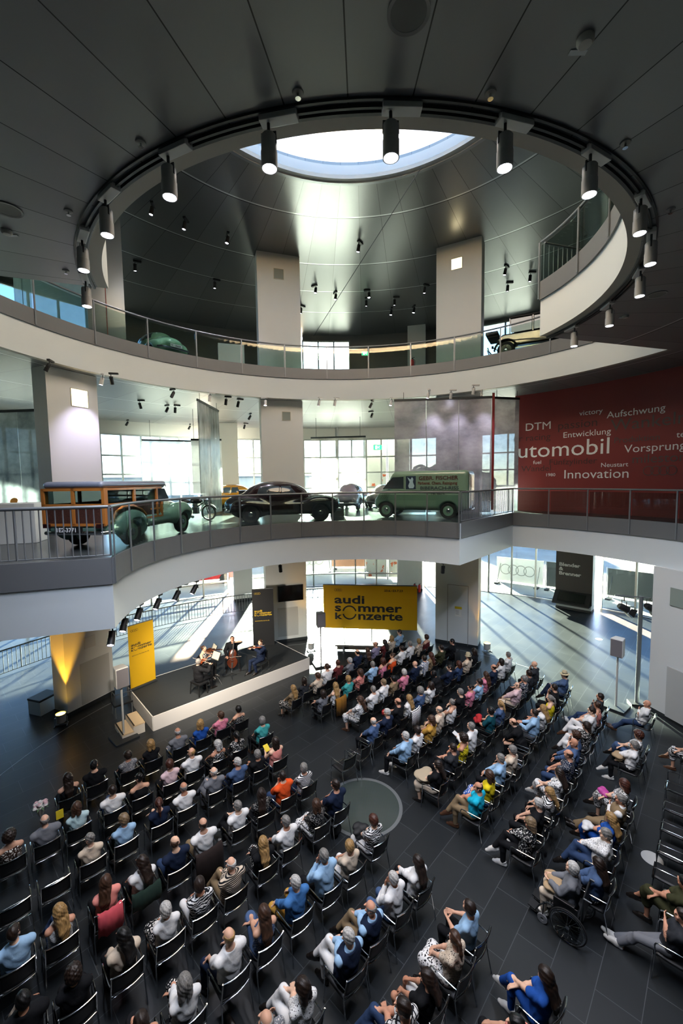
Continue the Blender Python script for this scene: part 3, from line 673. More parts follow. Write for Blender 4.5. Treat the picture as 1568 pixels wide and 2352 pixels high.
# fire extinguishers
RED = mat('extinguisher_red', '#c01a12', rough=.35)
def extinguisher(loc, label):
    t = thing('fire_extinguisher', label, 'fire extinguisher', loc); k = MB(); k.lathe([(.09, .0), (.1, .03), (.1, .46), (.07, .54), (.03, .57)], 16); k.obj('cylinder', RED, t, smooth=40)
    k = MB(); k.lathe([(.03, .565), (.035, .63), (.0, .65)], 10); k.tube([(0, 0, .62), (.12, 0, .66)], .014, 6); k.obj('valve', BLACK, t); k = MB(); k.tube([(.03, 0, .6), (.13, -.03, .5), (.12, -.04, .2)], .012, 6); k.obj('hose', BLACK, t, smooth=50)
extinguisher(P(20.2, 76.1), 'left of the two red fire extinguishers behind the yellow banner'); extinguisher(P(20.15, 75.1), 'right of the two red fire extinguishers behind the yellow banner')
extinguisher(P(11.2, 73.5, L2F), 'red fire extinguisher on the upper gallery left of the right pillar')
# glass disc in the floor
t = thing('floor_window', 'round glass disc with a metal rim set in the dark floor', 'floor disc', (.46, 9.98, 0))
mb = MB(); mb.lathe([(.9, 0.0), (.9, .006), (.985, .006), (.985, 0)], 64, closed=True); mb.obj('rim', mat('disc_rim', '#6c7071', rough=.4, metal=.3), t, smooth=40)
m, g = newmat('disc_glass', col='#59625a', rough=.12); x = g.sep(g.obj())
gr = g.math('MAXIMUM', *[g.math('LESS_THAN', g.math('FRACT', g.math('MULTIPLY_ADD', x[i], 24.0, 100.0)), .12) for i in (0, 1)]); g.put(g.b.inputs['Base Color'], g.mix(gr, lin('#3f4742'), lin('#30373a')))
mb = MB(); mb.lathe([(0, .0045), (.9, .0045), (.9, .001), (0, .001)], 64); mb.obj('glass', m, t)
mb = MB(); mb.lathe([(0, .003), (.2, .003), (.2, .0), (0, 0)], 40); 
for k, (px, py, r, lb) in enumerate(((1392, 1950 + 6, .2, 'round white cover plate in the floor left of the empty chairs'), (522, 2262, .17, 'round ribbed vent plate in the floor under the chairs'), (1375, 1468, .16, 'small round white disc on the sunlit floor'))):
    p = along(px if k else 1497, py if k else 1972, .0); q = MB(); q.lathe([(0, .004), (r, .004), (r, .001), (0, .001)], 32); o = q.obj('floor_plate', mat('plate_pale', '#a7a8a6', rough=.5) if k != 1 else mat('plate_dark', '#4a4d4e', rough=.5, metal=.4), loc=p); tag(o, lb, 'floor plate')
# ------------------------------------------------------------------ spotlights
CAN = mat('spot_can', '#c2c4c6', rough=.45, metal=.1); CANK = mat('spot_can_dark', '#232528', rough=.5, metal=.3)
LENS = mat('spot_lens_lit', '#ffffff', emit='#f3efff', estr=14); LENSO = mat('spot_lens_off', '#3a3d42', rough=.15)
def make_spot(name, s, canm, lens, tilt=0.0):
    t = thing(name, 'spot', 'spotlight'); k = MB(); k.box((0, 0, -.04 * s), (.42 * s, .13 * s, .08 * s)); bevel(k.obj('mounting_box', canm, t), .006)
    k = MB(); k.tube([(-.12 * s, 0, -.08 * s), (-.12 * s, 0, -.2 * s)], .018 * s, 6); k.tube([(-.2 * s, 0, -.3 * s), (-.2 * s, 0, -.18 * s), (-.04 * s, 0, -.18 * s), (-.04 * s, 0, -.3 * s)], .012 * s, 6); k.obj('bracket', DKSTEEL, t)
    R = Matrix.Translation((-.12 * s, 0, -.2 * s)) @ Matrix.Rotation(tilt, 4, 'X') @ Matrix.Translation((.12 * s, 0, .2 * s))
    C_ = R @ Matrix.Translation((-.12 * s, 0, 0)); k = MB(); k.lathe([(0, -.2 * s), (.07 * s, -.2 * s), (.085 * s, -.22 * s), (.085 * s, -.37 * s), (.09 * s, -.375 * s), (.09 * s, -.55 * s), (.078 * s, -.55 * s), (.074 * s, -.52 * s), (0, -.52 * s)], 16, C_); k.obj('can', canm, t, smooth=40)
    k = MB(); k.lathe([(0, -.528 * s), (.074 * s, -.528 * s), (.074 * s, -.524 * s), (0, -.524 * s)], 16, C_); k.obj('lens', lens, t); return t
def place(proto, lst, group, lab):
    for i, (loc, rz) in enumerate(lst):
        o = proto if i == 0 else copy_tree(proto); o.location = loc; o.rotation_euler = (0, 0, rz); o['group'] = group; o['label'] = lab(i)
ringpx = [(633, 340), (930, 310), (1204, 342), (1387, 422), (1479, 525), (1471, 605), (1425, 680), (1346, 745), (1265, 788), (387, 410), (242, 510), (197, 600), (214, 688)]
RN = ['fourth spotlight from the left corner of the white ring', 'middle spotlight at the top of the white ring', 'spotlight right of the top middle one on the white ring', 'spotlight at the upper right of the ring, before the bar railing corner', 'spotlight at the far right of the ring, upper of two close ones', 'spotlight at the far right of the ring, lower of two close ones', 'spotlight on the ring below the right pair, beside the white band', 'second spotlight from the right corner of the ring', 'spotlight hanging right at the right corner of the ring', 'third-from-top spotlight on the left curve of the ring', 'spotlight on the left curve of the ring above the glass pillar', 'third spotlight up from the left corner of the ring', 'lowest left spotlight, hanging at the left corner of the ring']
lst = []
for px, py in ringpx:
    p = along(px, py, L2U - .45); a = math.atan2(p.y - CY, p.x - CX); lst.append((P(R_A + .33, math.degrees(a), L2U - .005), a + math.pi / 2))
place(make_spot('spotlight', 1.0, CAN, LENS), lst, 'spotlights on the ceiling ring', lambda i: RN[i])
for i, (p, rz) in enumerate(lst):
    lamp('ring_light', 'SPOT', p + Vector((0, 0, -.6)), 150, '#e3ebff', .07, (p.x * 1.2, p.y * .8 + 4.5, 0), 105, .9)
g1 = [(237, 885), (487, 922), (607, 932), (736, 932), (773, 932), (898, 932), (985, 915), (1040, 915), (1092, 905)]
g1u = [(118, 856), (262, 882), (325, 938), (397, 915), (384, 948), (407, 948), (524, 930), (552, 935), (855, 938), (852, 960), (575, 965), (432, 990), (278, 985), (565, 985), (915, 1000)]
def ceil_list(px, z, off):
    out = []
    for x, y in px:
        p = along(x, y, z - off); r = math.hypot(p.x - CX, p.y - CY); p.z = z - .003
        if r > 21: p = P(21, math.degrees(math.atan2(p.y - CY, p.x - CX)), p.z)
        out.append((p, (x * 7 % 13) / 4.0))
    return out
NB = ['by the white pillar', 'left of the hanging film strip panel', 'above the dark saloon', 'right of the middle pillar', 'in the middle', 'before the grey photo panels', 'over the left grey photo panel', 'over the middle grey photo panel', 'beside the red wall']
place(make_spot('ceiling_spotlight', .75, CAN, LENS, .25), ceil_list(g1, L2U, .4), 'lit spotlights over the car gallery', lambda i: 'lit grey spotlight on the car gallery ceiling, ' + NB[i])
place(make_spot('track_spotlight', .75, CANK, LENSO, .5), ceil_list(g1u, L2U, .4), 'dark spotlights over the car gallery', lambda i: 'dark spotlight on the car gallery ceiling, ' + ['nearest the left pillar', 'right of the left pillar, upper of two', 'above the window left of the middle', 'front one above the grey hanging bar', 'left one above the small glass panel', 'right one above the small glass panel', 'first right of the film strip panel', 'second right of the film strip panel', 'upper one above the exit sign', 'lower one above the exit sign', 'left of the middle pillar', 'over the small glass panel', 'over the car drawing window', 'near the middle pillar, farther one', 'near the exit sign at the window'][i])
g2 = [(352, 497), (428, 530), (523, 562), (316, 622), (498, 662), (722, 675), (770, 690), (843, 685), (845, 702), (950, 720), (1163, 632), (1170, 668), (1222, 645), (979, 673), (898, 725), (827, 580), (695, 720), (910, 700)]
for q in (0, 2, 4, 10): p_, _ = ceil_list(g2, ZC, .48)[q]; lamp('roof_light', 'SPOT', p_ + Vector((0, 0, -.55)), 200, '#f1f0ff', .07, (p_.x * .9, p_.y * .95, 12), 75, .8)
place(make_spot('roof_spotlight', .9, CANK, LENS, .2), ceil_list(g2, ZC, .48), 'spotlights on the roof ceiling', lambda i: 'small lit spotlight on the roof ceiling, ' + ['first in the dark left part', 'second in the dark left part', 'third in the dark left part', 'beside the grey glass pillar', 'left of the upper left pillar', 'upper one above the sun', 'right above the sun', 'upper of two right of the sun', 'lower of two right of the sun', 'left of the upper right pillar', 'right of the upper right pillar', 'above the black vintage car', 'beside the ring corner railing', 'between sun and right pillar', 'above the exit sign', 'alone on the bright panels', 'left of the sun', 'over the upper fire extinguisher'][i])
# stage spotlights under the gallery edge
lst = [(P(R_IN + .25, a, L1U - .003), math.radians(a)) for a in (194.5, 186, 178, 169, 160.5, 153)]
place(make_spot('stage_spotlight', .9, CANK, LENS, .7), lst, 'stage spotlights under the gallery', lambda i: 'dark stage spotlight under the gallery edge, ' + ['lowest on the left column corner', 'second from the lower left corner', 'third from the lower left corner', 'above the yellow roll-up banner', 'second from the right', 'farthest right of the row'][i])
for p_, _ in (lst[1], lst[3], lst[5]): lamp('stage_light', 'SPOT', p_ + Vector((0, 0, -.7)), 300, '#fff0dc', .06, S(SL * .45, SD * .6, .9), 80, .8)
lst = [(P(R_IN + .5, 117, L1U - .003), 0), (P(R_IN + .3, 55, L1U - .003), 0)]
place(make_spot('stage_spotlight', .8, CANK, LENSO, .3), lst, 'single spotlights under the gallery', lambda i: ('single dark spotlight above the black roll-up banner', 'single dark spotlight at the gallery corner right of the yellow banner')[i])
# theatre lamps on a bar at the right column
T0 = along(1462, 1616, 0)
t = thing('lighting_stand', 'lighting mast with a cross bar in front of the right column', 'stand', T0, math.radians(-12)); mb = MB(); mb.tube([(0, 0, .05), (0, 0, 4.0)], .07, 10); mb.obj('mast', STEEL, t)
mb = MB(); mb.box((0, 0, .03), (.5, .4, .06)); mb.obj('base_plate', BLACK, t); mb = MB(); mb.tube([(-.85, 0, 4.0), (.6, 0, 3.95)], .024, 8); mb.obj('crossbar', STEEL, t)
def theatre(dx, rz, label):
    t = thing('stage_lamp', label, 'stage lamp', T0 + Vector((dx, -.02, 3.93)), rz); k = MB(); k.tube([(0, 0, .05), (0, 0, -.08)], .02, 6); k.tube([(-.14, 0, -.34), (-.15, 0, -.08), (.15, 0, -.08), (.14, 0, -.34)], .014, 6); k.obj('clamp', BLACK, t)
    A = Matrix.Translation((0, 0, -.34)) @ Matrix.Rotation(math.radians(62), 4, 'X'); k = MB(); k.lathe([(0, .2), (.09, .2), (.12, .12), (.125, -.15), (.0, -.15)], 16, A); k.obj('housing', CANK, t, smooth=40)
    k = MB(); k.lathe([(0, -.156), (.115, -.156), (.115, -.152), (0, -.152)], 16, A); k.obj('lens', mat('pink_lens', '#8a6a66', rough=.2), t)
    for a in range(4):
        B_ = A @ Matrix.Rotation(a * math.pi / 2, 4, 'Z'); k = MB(); k.add([B_ @ Vector(v) for v in ((-.1, .125, -.15), (.1, .125, -.15), (.15, .2, -.33), (-.15, .2, -.33), (-.1, .13, -.15), (.1, .13, -.15), (.15, .205, -.33), (-.15, .205, -.33))], [(0, 1, 2, 3), (7, 6, 5, 4), (0, 4, 5, 1), (1, 5, 6, 2), (2, 6, 7, 3), (3, 7, 4, 0)]); k.obj('barn_door', BLACK, t)
theatre(-.62, math.radians(-95), 'left of the two black barn-door stage lamps by the right column'); theatre(.32, math.radians(-80), 'right of the two black barn-door stage lamps by the right column')
# ------------------------------------------------------------------ ceiling fittings of the near gallery
GREYP = mat('fitting_grey', '#8e908e', rough=.5)
def ceil_things(proto, px, z, group, lab):
    for i, (x, y) in enumerate(px):
        o = proto if i == 0 else copy_tree(proto); o.location = along(x, y, z) + Vector((0, 0, -.002)); o['label'] = lab[i]; o['group'] = group
t = thing('sprinkler', '', 'sprinkler'); mb = MB(); mb.lathe([(0, 0), (.06, 0), (.055, -.012), (.02, -.016), (0, -.016)], 16); mb.obj('rosette', GREYP, t); mb = MB(); mb.tube([(0, 0, -.01), (0, 0, -.06)], .012, 6); mb.lathe([(0, -.06), (.03, -.06), (.03, -.064), (0, -.064)], 10); mb.obj('nozzle', CHROME, t)
ceil_things(t, [(684, 211), (1126, 212), (323, 326), (1436, 327), (157, 484), (1540, 480), (151, 621)], L2U, 'sprinklers in the near ceiling', ['sprinkler in the near ceiling, left of the top middle spotlight', 'sprinkler in the near ceiling, right of the top middle spotlight', 'sprinkler in the near ceiling, outside the left curve of the ring', 'sprinkler in the near ceiling, outside the upper right of the ring', 'sprinkler in the near ceiling by the left smoke detector', 'sprinkler in the near ceiling at the far right edge', 'lowest sprinkler in the left part of the near ceiling'])
t = thing('smoke_detector', '', 'smoke detector'); mb = MB(); mb.lathe([(0, 0), (.075, 0), (.075, -.03), (.055, -.055), (.0, -.06)], 20); mb.obj('housing', mat('detector_white', '#b5b7b3', rough=.5), t, smooth=40); mb = MB(); mb.box((0, .12, -.004), (.16, .05, .008)); mb.obj('tag', WHITE, t)
ceil_things(t, [(1344, 88), (15, 530), (1436, 725)], L2U, 'smoke detectors in the near ceiling', ['white smoke detector with a label tag in the upper right of the near ceiling', 'white smoke detector near the left edge of the near ceiling', 'small smoke detector in the dark ceiling at the lower right'])
t = thing('ceiling_speaker', '', 'ceiling loudspeaker'); mb = MB(); mb.lathe([(.155, 0), (.185, 0), (.185, -.012), (.155, -.008)], 40, closed=True); mb.obj('rim', GREYP, t); mb = MB(); mb.lathe([(0, -.001), (.155, -.001), (.155, -.006), (0, -.006)], 40); mb.obj('grille', mat('speaker_mesh', '#6d706e', rough=.6), t)
ceil_things(t, [(938, 28), (18, 481), (1509, 676)], L2U, 'round ceiling loudspeakers', ['round ceiling loudspeaker at the top edge of the near ceiling', 'round ceiling loudspeaker at the left edge of the near ceiling', 'round ceiling loudspeaker at the lower right of the near ceiling'])
t = thing('cable', 'thin dark cable stretched across the round ceiling opening', 'cable', (0, 0, 0)); mb = MB(); mb.tube([P(5.3, 62, ZC - .2), P(9.5, 100, L2R + .2)], .012, 5); mb.obj('wire', DKSTEEL, t)
# ------------------------------------------------------------------ hanging photo panels of the car gallery
def photo_mat(name, s, lo, hi, alpha, vert=1.0):
    m = bpy.data.materials.new(name); m.use_nodes = True; tt = m.node_tree; g = NG(m); x = g.sep(g.obj()); cv = g.n('ShaderNodeCombineXYZ')
    g.put(cv.inputs[0], g.math('MULTIPLY', x[0], s)); g.put(cv.inputs[1], g.math('MULTIPLY', x[1], s)); g.put(cv.inputs[2], g.math('MULTIPLY', x[2], s * vert))
    c = g.ramp(g.noise(cv.outputs[0], 1.0, 5, .6), [(.35, lo), (.65, hi)]); g.put(g.b.inputs['Base Color'], c); g.b.inputs['Roughness'].default_value = .3
    tr = g.n('ShaderNodeBsdfTransparent'); tl = g.n('ShaderNodeBsdfTranslucent'); g.put(tl.inputs[0], c); m1 = g.n('ShaderNodeMixShader'); m2 = g.n('ShaderNodeMixShader'); m1.inputs[0].default_value = .4; m2.inputs[0].default_value = alpha
    o = tt.nodes['Material Output']; tt.links.new(g.b.outputs[0], m1.inputs[1]); tt.links.new(tl.outputs[0], m1.inputs[2]); tt.links.new(m1.outputs[0], m2.inputs[1]); tt.links.new(tr.outputs[0], m2.inputs[2]); tt.links.new(m2.outputs[0], o.inputs[0]); MATS[name] = m; return m
PH1 = photo_mat('photo_film_grey', .8, '#7d888c', '#cdd6d8', .1); PH2 = photo_mat('photo_film_strips', 3.0, '#23282b', '#a9b2b4', .3, .25); PH3 = photo_mat('photo_film_pale', .9, '#8d8b84', '#d8d5cc', .4); PH4 = photo_mat('photo_film_street', .55, '#7d7c84', '#c9c8d0', .3, 1.6); PH5 = photo_mat('photo_film_white', 1.0, '#d8dcdc', '#f4f6f6', .25)
def panel(label, a, b, z0, z1, m, n=1, bar=True):
    a, b = Vector(a), Vector(b); mid = (a + b) / 2; d = (b - a); t = thing('photo_panel', label, 'photo panel', (mid.x, mid.y, z0), math.atan2(d.y, d.x)); W_ = d.length
    for i in range(n):
        k = MB(); k.box((-W_ / 2 + W_ * (i + .5) / n, 0, (z1 - z0) / 2), (W_ / n - .03, .03, z1 - z0)); k.obj('sheet', m, t)
    if bar: k = MB(); k.box((0, 0, z1 - z0 + .05), (W_, .07, .1)); k.obj('top_bar', DKSTEEL, t)
    for s in (-1, 1): k = MB(); k.tube([(s * W_ * .4, 0, z1 - z0 + .1), (s * W_ * .4, 0, L2U - z0)], .012, 5); k.obj('hanger', DKSTEEL, t)
panel('large hanging grey photo panel left of the white pillar beside the estate car', (-15.2, 17.0), (-11.7, 16.6), L1F + .1, 11.2, PH1, 3)
panel('tall hanging panel of dark film strips seen edge-on left of the saloon', (-6.3, 18.6), (-6.25, 21.6), L1F + .1, 11.9, PH2, 2)
panel('hanging pale beige photo panel right of the middle pillar', (-1.9, 26.8), (1.6, 26.4), L1F + .1, 11.0, PH3, 2)
panel('small hanging white glass panel in front of the left windows', (-8.2, 22.9), (-6.6, 23.2), 7.7, 10.6, PH5, 1)
panel('wide hanging white panel with pale car drawings in the left windows', (-12.6, 26.5), (-8.0, 28.5), 7.5, 11.0, PH5, 2)
panel('wide grey street photo panels behind the delivery van', (2.5, 19.45), (6.85, 18.95), L1F + .06, 11.9, PH4, 3)
panel('narrow grey street photo panel beside the red word wall', (7.02, 19.15), (8.3, 19.45), L1F + .06, 11.9, PH4, 1)
for a in (.4, .66, .92): lamp('panel_light', 'SPOT', (2.5 + 4.35 * a, 18.6 - .5 * a, 12.0), 60, '#efe6ff', .05, (2.5 + 4.35 * a, 19.4 - .5 * a, 10.2), 55, .9)
lamp('pillar_light', 'SPOT', P(9.6, 152.5, 11.9), 120, '#e8dcff', .06, P(10.9, 154.5, 9.8), 62, .9)
mb = MB(); mb.box((0, 0, 0), (.10, .06, L2U - L1F - .3)); o = mb.obj('red_strip', REDW, loc=(6.94, 19.02, (L2U + L1F) / 2)); tag(o, 'narrow dark red vertical strip between the grey photo panels', 'strip')
# upper gallery glass pillar and cabinet
t = thing('glass_pillar', 'tall grey glass display pillar on the upper gallery behind the left end of the ring', 'display pillar', P(11.6, 146.3, L2F), .5)
for i in range(2): mb = MB(); mb.box((-.33 + i * .66, 0, 2.75), (.63, .3, 5.5)); mb.obj('panel', mat('pillar_glass', '#6d7880', rough=.2, metal=.2), t)
mb = MB(); mb.box((0, -.05, 2.75), (.03, .25, 5.5)); mb.obj('joint', REDW, t)
panel('pale translucent screen glowing at the left of the upper gallery', (-13.3, 17.6), (-10.4, 18.6), L2F + .05, 17.6, photo_mat('photo_film_mint', .5, '#a9c4c2', '#cfe2df', .45), 1, False)
# ------------------------------------------------------------------ outdoors
FENW = mat('fence_white', '#d9dad8', rough=.6); FEND = mat('fence_mesh_dark', '#33383a', rough=.7)
def fence(a, b, h, m, label, rings=False):
    a, b = Vector(a), Vector(b); d = b - a; W_ = d.length; mid = (a + b) / 2; t = thing('fence_panel', label, 'fence', (mid.x, mid.y, -.08), math.atan2(d.y, d.x))
    k = MB(); k.box((0, 0, h / 2 + .1), (W_ - .1, .03, h)); k.obj('sheet', m, t)
    for s in (-1, 1):
        k = MB(); k.tube([(s * W_ / 2, 0, 0), (s * W_ / 2, 0, h + .15)], .025, 6); k.obj('post', STEEL, t); k = MB(); k.tube([(s * W_ / 2.4, .02, h * .8), (s * W_ / 2.4, -.9, .03)], .02, 6); k.box((s * W_ / 2.4, -.9, .06), (.3, .5, .12)); k.obj('brace', DKSTEEL, t)
    if rings: k = MB(); Mf = face_M((0, 0), (1, 0), 0); Mf.translation = Vector((-1.5, -.02, 0)); four_rings(k, Mf, 0, h * .55, .42, .06); k.obj('emblem', mat('ring_grey', '#8c8f90', rough=.5), t)
fence(P(26, 62), P(25.6, 54.2), 1.9, FENW, 'white site fence with a four-ring emblem behind the right windows', True)
fence(P(25.6, 53.9), P(25.8, 47.5), 1.9, FEND, 'dark mesh site fence left of the black exhibition board'); fence(P(25.6, 45), P(25.8, 36), 1.9, FEND, 'dark mesh site fence right of the black exhibition board')
fence(P(27, 101), P(27.5, 93), 2.0, FENW, 'white site fence with a four-ring emblem behind the middle windows', True); fence(P(29, 93), P(29, 83), 2.2, mat('timber_fence', '#6b4a38', rough=.8), 'brown slatted fence behind the middle windows')
REDM = mat('machine_red', '#c2262a', rough=.45)
t = thing('scissor_lift', 'red lifting platform parked outside the left windows', 'lift', P(26.5, 117, -.08), .35)
mb = MB(); mb.box((0, 0, .75), (4.6, 1.6, .7)); bevel(mb.obj('chassis', REDM, t), .05)
for s in (-1.6, 1.6):
    for q in (-.8, .8): mb = MB(); mb.lathe([(0, -.12), (.4, -.12), (.42, 0), (.4, .12), (0, .12)], 16, Matrix.Translation((s, q, .42)) @ Matrix.Rotation(math.pi / 2, 4, 'X')); mb.obj('wheel', RUBBER, t)
mb = MB()
for k in range(5):
    for z in (1.5, 2.0, 2.6): mb.tube([(-2.3, -.75, z), (2.3, -.75, z)], .04, 6)
    mb.tube([(-2.3 + k * 1.15, -.75, 1.1), (-2.3 + k * 1.15, -.75, 2.6)], .04, 6)
mb.obj('guard_rail', REDM, t)
t = thing('site_container', 'pale low building across the yard seen through the upper windows', 'building', P(62, 112, -.08), .3); mb = MB(); mb.box((0, 0, 4.5), (34, 9, 9)); mb.obj('walls', mat('far_wall', '#c4c6c6', rough=.8), t)
mb = MB(); mb.box((0, 0, 9.15), (34.6, 9.6, .3)); mb.obj('roof', mat('far_roof', '#8a8d8f', rough=.8), t)
for k in range(6): mb = MB(); mb.box((-14 + k * 5.6, -4.52, 5.5), (3.2, .1, 2.2)); mb.obj('window', mat('far_glass', '#6f7e88', rough=.2), t)
t = thing('mesh_facade', 'scaffold sheeting with orange marks outside the middle gallery windows', 'sheeting', P(24.0, 82, -.08), -.15); m, g = newmat('sheeting', col='#cfcbbf', rough=.8); x = g.sep(g.obj()); g.put(g.b.inputs['Base Color'], g.mix(g.math('MULTIPLY', g.math('GREATER_THAN', g.noise(g.obj(), 1.8, 3), .6), g.math('LESS_THAN', x[2], 9.2)), lin('#cfcabd'), lin('#c8603a')))
for k in range(2): mb = MB(); mb.box((-.95 + k * 1.9, 0, 6.0), (1.75, .06, 11.5)); mb.obj('sheet', m, t)
mb = MB()
for k in range(3): mb.tube([(-1.9 + k * 1.9, .1, 0), (-1.9 + k * 1.9, .1, 11.8)], .05, 6)
mb.obj('scaffold_pole', STEEL, t)
m, g = newmat('tree_leaves', col='#46603a', rough=.8); g.put(g.b.inputs['Base Color'], g.ramp(g.noise(g.obj(), 2.5, 4), [(.3, '#2f4527'), (.7, '#6d8555')]))
for k, (a, r, s) in enumerate(((69, 60, 1.0), (76, 66, 1.15), (148, 48, 1.1))):
    t = thing('tree', ('green tree far outside behind the van', 'green tree far outside right of the orange sheeting', 'green tree outside the windows at the far left')[k], 'tree', P(r, a, -.08)); mb = MB(); mb.tube([(0, 0, 0), (0, 0, 4 * s)], [.3, .2], 8); mb.obj('trunk', mat('bark', '#4a3b2c', rough=.9), t)
    F = Field((-4.5, -4.5, 1.5), (4.5, 4.5, 11), .3); rr = random.Random(k)
    for q in range(14): F.ell((rr.uniform(-2, 2), rr.uniform(-2, 2), rr.uniform(4, 8.5)), [rr.uniform(1.1, 1.9)] * 3, .4)
    X, Y, Z = F.ax[0][:, None, None], F.ax[1][None, :, None], F.ax[2][None, None, :]; F.F += (.25 * np.sin(3.1 * X) * np.sin(2.9 * Y + Z) * np.sin(3.3 * Z)).astype(np.float32); V_, Q_ = F.surf(); o = ob('crown', mesh_np('crown', V_, Q_, [m]), t); o.scale = (s,) * 3
# ------------------------------------------------------------------ vehicles (X forward, Y left, origin on the floor)
def paint(name, col, rough=.18): return mat(name, col, rough=rough, coat=.6)
TYRE = mat('tyre', '#121213', rough=.75)
def wheel(t, x, y, r, side, rim, wd=.15):
    R = Matrix.Translation((x, y, r)) @ Matrix.Rotation(-side * math.pi / 2, 4, 'X')
    k = MB(); k.lathe([(r * .62, -wd * .4), (r * .9, -wd / 2), (r * .99, -wd * .3), (r, 0), (r * .99, wd * .3), (r * .9, wd / 2), (r * .62, wd * .4)], 28, R, closed=True); o = k.obj('wheel', TYRE, t, smooth=50)
    k = MB(); k.lathe([(r * .64, wd * .38), (r * .6, wd * .2), (r * .3, wd * .3), (r * .28, wd * .3), (0, wd * .3), (0, -wd * .3), (r * .64, -wd * .3)], 28, R); k.obj('rim', rim, o, smooth=40)
    k = MB(); k.lathe([(r * .30, wd * .3), (r * .27, wd * .42), (r * .12, wd * .52), (0, wd * .55)], 20, R); k.obj('hub_cap', CHROME, o, smooth=50)
def shell_mesh(fn, h=.035, lo=(-2.4, -1.0, .05), hi=(2.4, 1.0, 2.1)):
    F = Field(lo, hi, h); fn(F); return F.surf()
def region(F, boxes):
    """keep only what lies in the given x-z windows"""
    X, Z = F.ax[0][:, None, None], F.ax[2][None, None, :]; B_ = np.full((F.n[0], 1, F.n[2]), 1.0)
    for x0, x1, z0, z1, sl in boxes:
        d = np.maximum(np.maximum(x0 + sl * (Z - z0) - X, X - x1 - sl * (Z - z0) * (0 if x1 > .3 and sl == 0 else 1)), np.maximum(z0 - Z, Z - z1)); B_ = np.minimum(B_, d)
    F.F = np.maximum(F.F, B_.astype(np.float32))
def lights_etc(t, front, rear, hw, zb, plate=None, headz=.72, heady=.55):
    for x, s in ((front, 1), (rear, -1)):
        k = MB(); k.tube([(x - s * .22, -hw, zb), (x - s * .03, -hw * .85, zb), (x, 0, zb), (x - s * .03, hw * .85, zb), (x - s * .22, hw, zb)], .045, 8); k.obj('bumper', CHROME, t, smooth=50)
    for y in (-heady, heady):
        k = MB(); k.lathe([(.11, 0), (.1, .05), (.06, .08), (0, .09)], 16, Matrix.Translation((front - .17, y, headz)) @ Matrix.Rotation(math.pi / 2, 4, 'Y')); k.obj('headlight', mat('headlight_glass', '#d7dde0', rough=.08, metal=.3), t, smooth=40)
    if plate:
        k = MB(); k.box((rear - .05, 0, zb + .1), (.02, .54, .13)); o = k.obj('number_plate', BLACK if plate[1] else WHITE, t)
        k = MB(); Mp = face_M((0, 0), (0, -1), 0); Mp.translation = Vector((rear - .063, .24, zb + .06)); put_text(k, plate[0], Mp, .11, .003, .95); k.obj('plate_lettering', WINK if plate[1] else INK, o)
def sedan_body(F):
    F.rbox((0, 0, .52), (3.7, 1.42, .5), .2, 0); F.ell((1.05, 0, .62), (1.0, .56, .34), .16); F.ell((-1.15, 0, .64), (1.0, .66, .42), .16); F.ell((-.3, 0, .9), (1.18, .66, .57), .12)
    for s in (1, -1): F.ell((1.28, s * .6, .58), (.66, .21, .33), .1); F.ell((-1.22, s * .63, .5), (.68, .18, .34), .1)
    for x in (1.25, -1.2):
        for s in (1, -1): F.ell((x, s * .85, .3), (.40, .26, .38), -1)
def sedan_glass(F):
    F.ell((-.3, 0, .9), (1.19, .672, .578), 0); region(F, [(-.98, -.62, 1.0, 1.27, .35), (-.57, -.18, .98, 1.3, 0), (-.13, .22, .98, 1.3, 0), (.33, .46, .98, 1.26, -.9)])
SED = {}
def saloon(label, loc, rz, col, plate=None, scale=1.0, group=None):
    t = thing('vintage_saloon_car', label, 'car', loc, rz, group); t.scale = (scale,) * 3
    if not SED:
        SED['b'] = mesh_np('body', *shell_mesh(sedan_body, .03)); SED['b'].materials.append(BLACK); SED['g'] = mesh_np('side_windows', *shell_mesh(sedan_glass, .022, (-1.7, -.8, .8), (1.1, .8, 1.6))); SED['g'].materials.append(mat('car_glass', '#39434a', rough=.05, spec=.8))
    o = ob('body', SED['b'], t); o.material_slots[0].link = 'OBJECT'; o.material_slots[0].material = paint('paint_' + col[1:], col); ob('side_window', SED['g'], t)
    for x in (1.25, -1.2):
        for s in (1, -1): wheel(t, x, s * .63, .32, s, paint('paint_' + col[1:], col))
    lights_etc(t, 2.02, -2.1, .72, .42, plate)
    k = MB(); k.tube([(1.1, 0, .97), (1.6, 0, .87), (1.95, 0, .66), (2.0, 0, .5)], .018, 6); k.obj('bonnet_trim', CHROME, t)
    for s in (1, -1): k = MB(); k.box((.05, s * .715, .84), (.14, .02, .02)); k.obj('door_handle', CHROME, t)
    return t
saloon('dark plum vintage saloon car behind the middle of the glass balustrade', (-2.3, 16.75, L1F), math.radians(9.4), '#211519', None, 1.1)
saloon('orange-yellow car far behind the rear of the dark saloon', (-6.2, 24.6, L1F), math.radians(-5), '#a8701c', group=None)
saloon('silver lilac car far behind the front of the dark saloon', (.6, 23.6, L1F), math.radians(75), '#8d8594', scale=1.0)
saloon('pale silver car far in front of the delivery van', (2.6, 24.6, L1F), math.radians(70), '#a9aaa6', scale=.92)
saloon('green vintage car seen from behind on the upper gallery', P(13.2, 134.3, L2F), math.radians(140), '#7fae93', ('IV - 20650', False), 1.0)
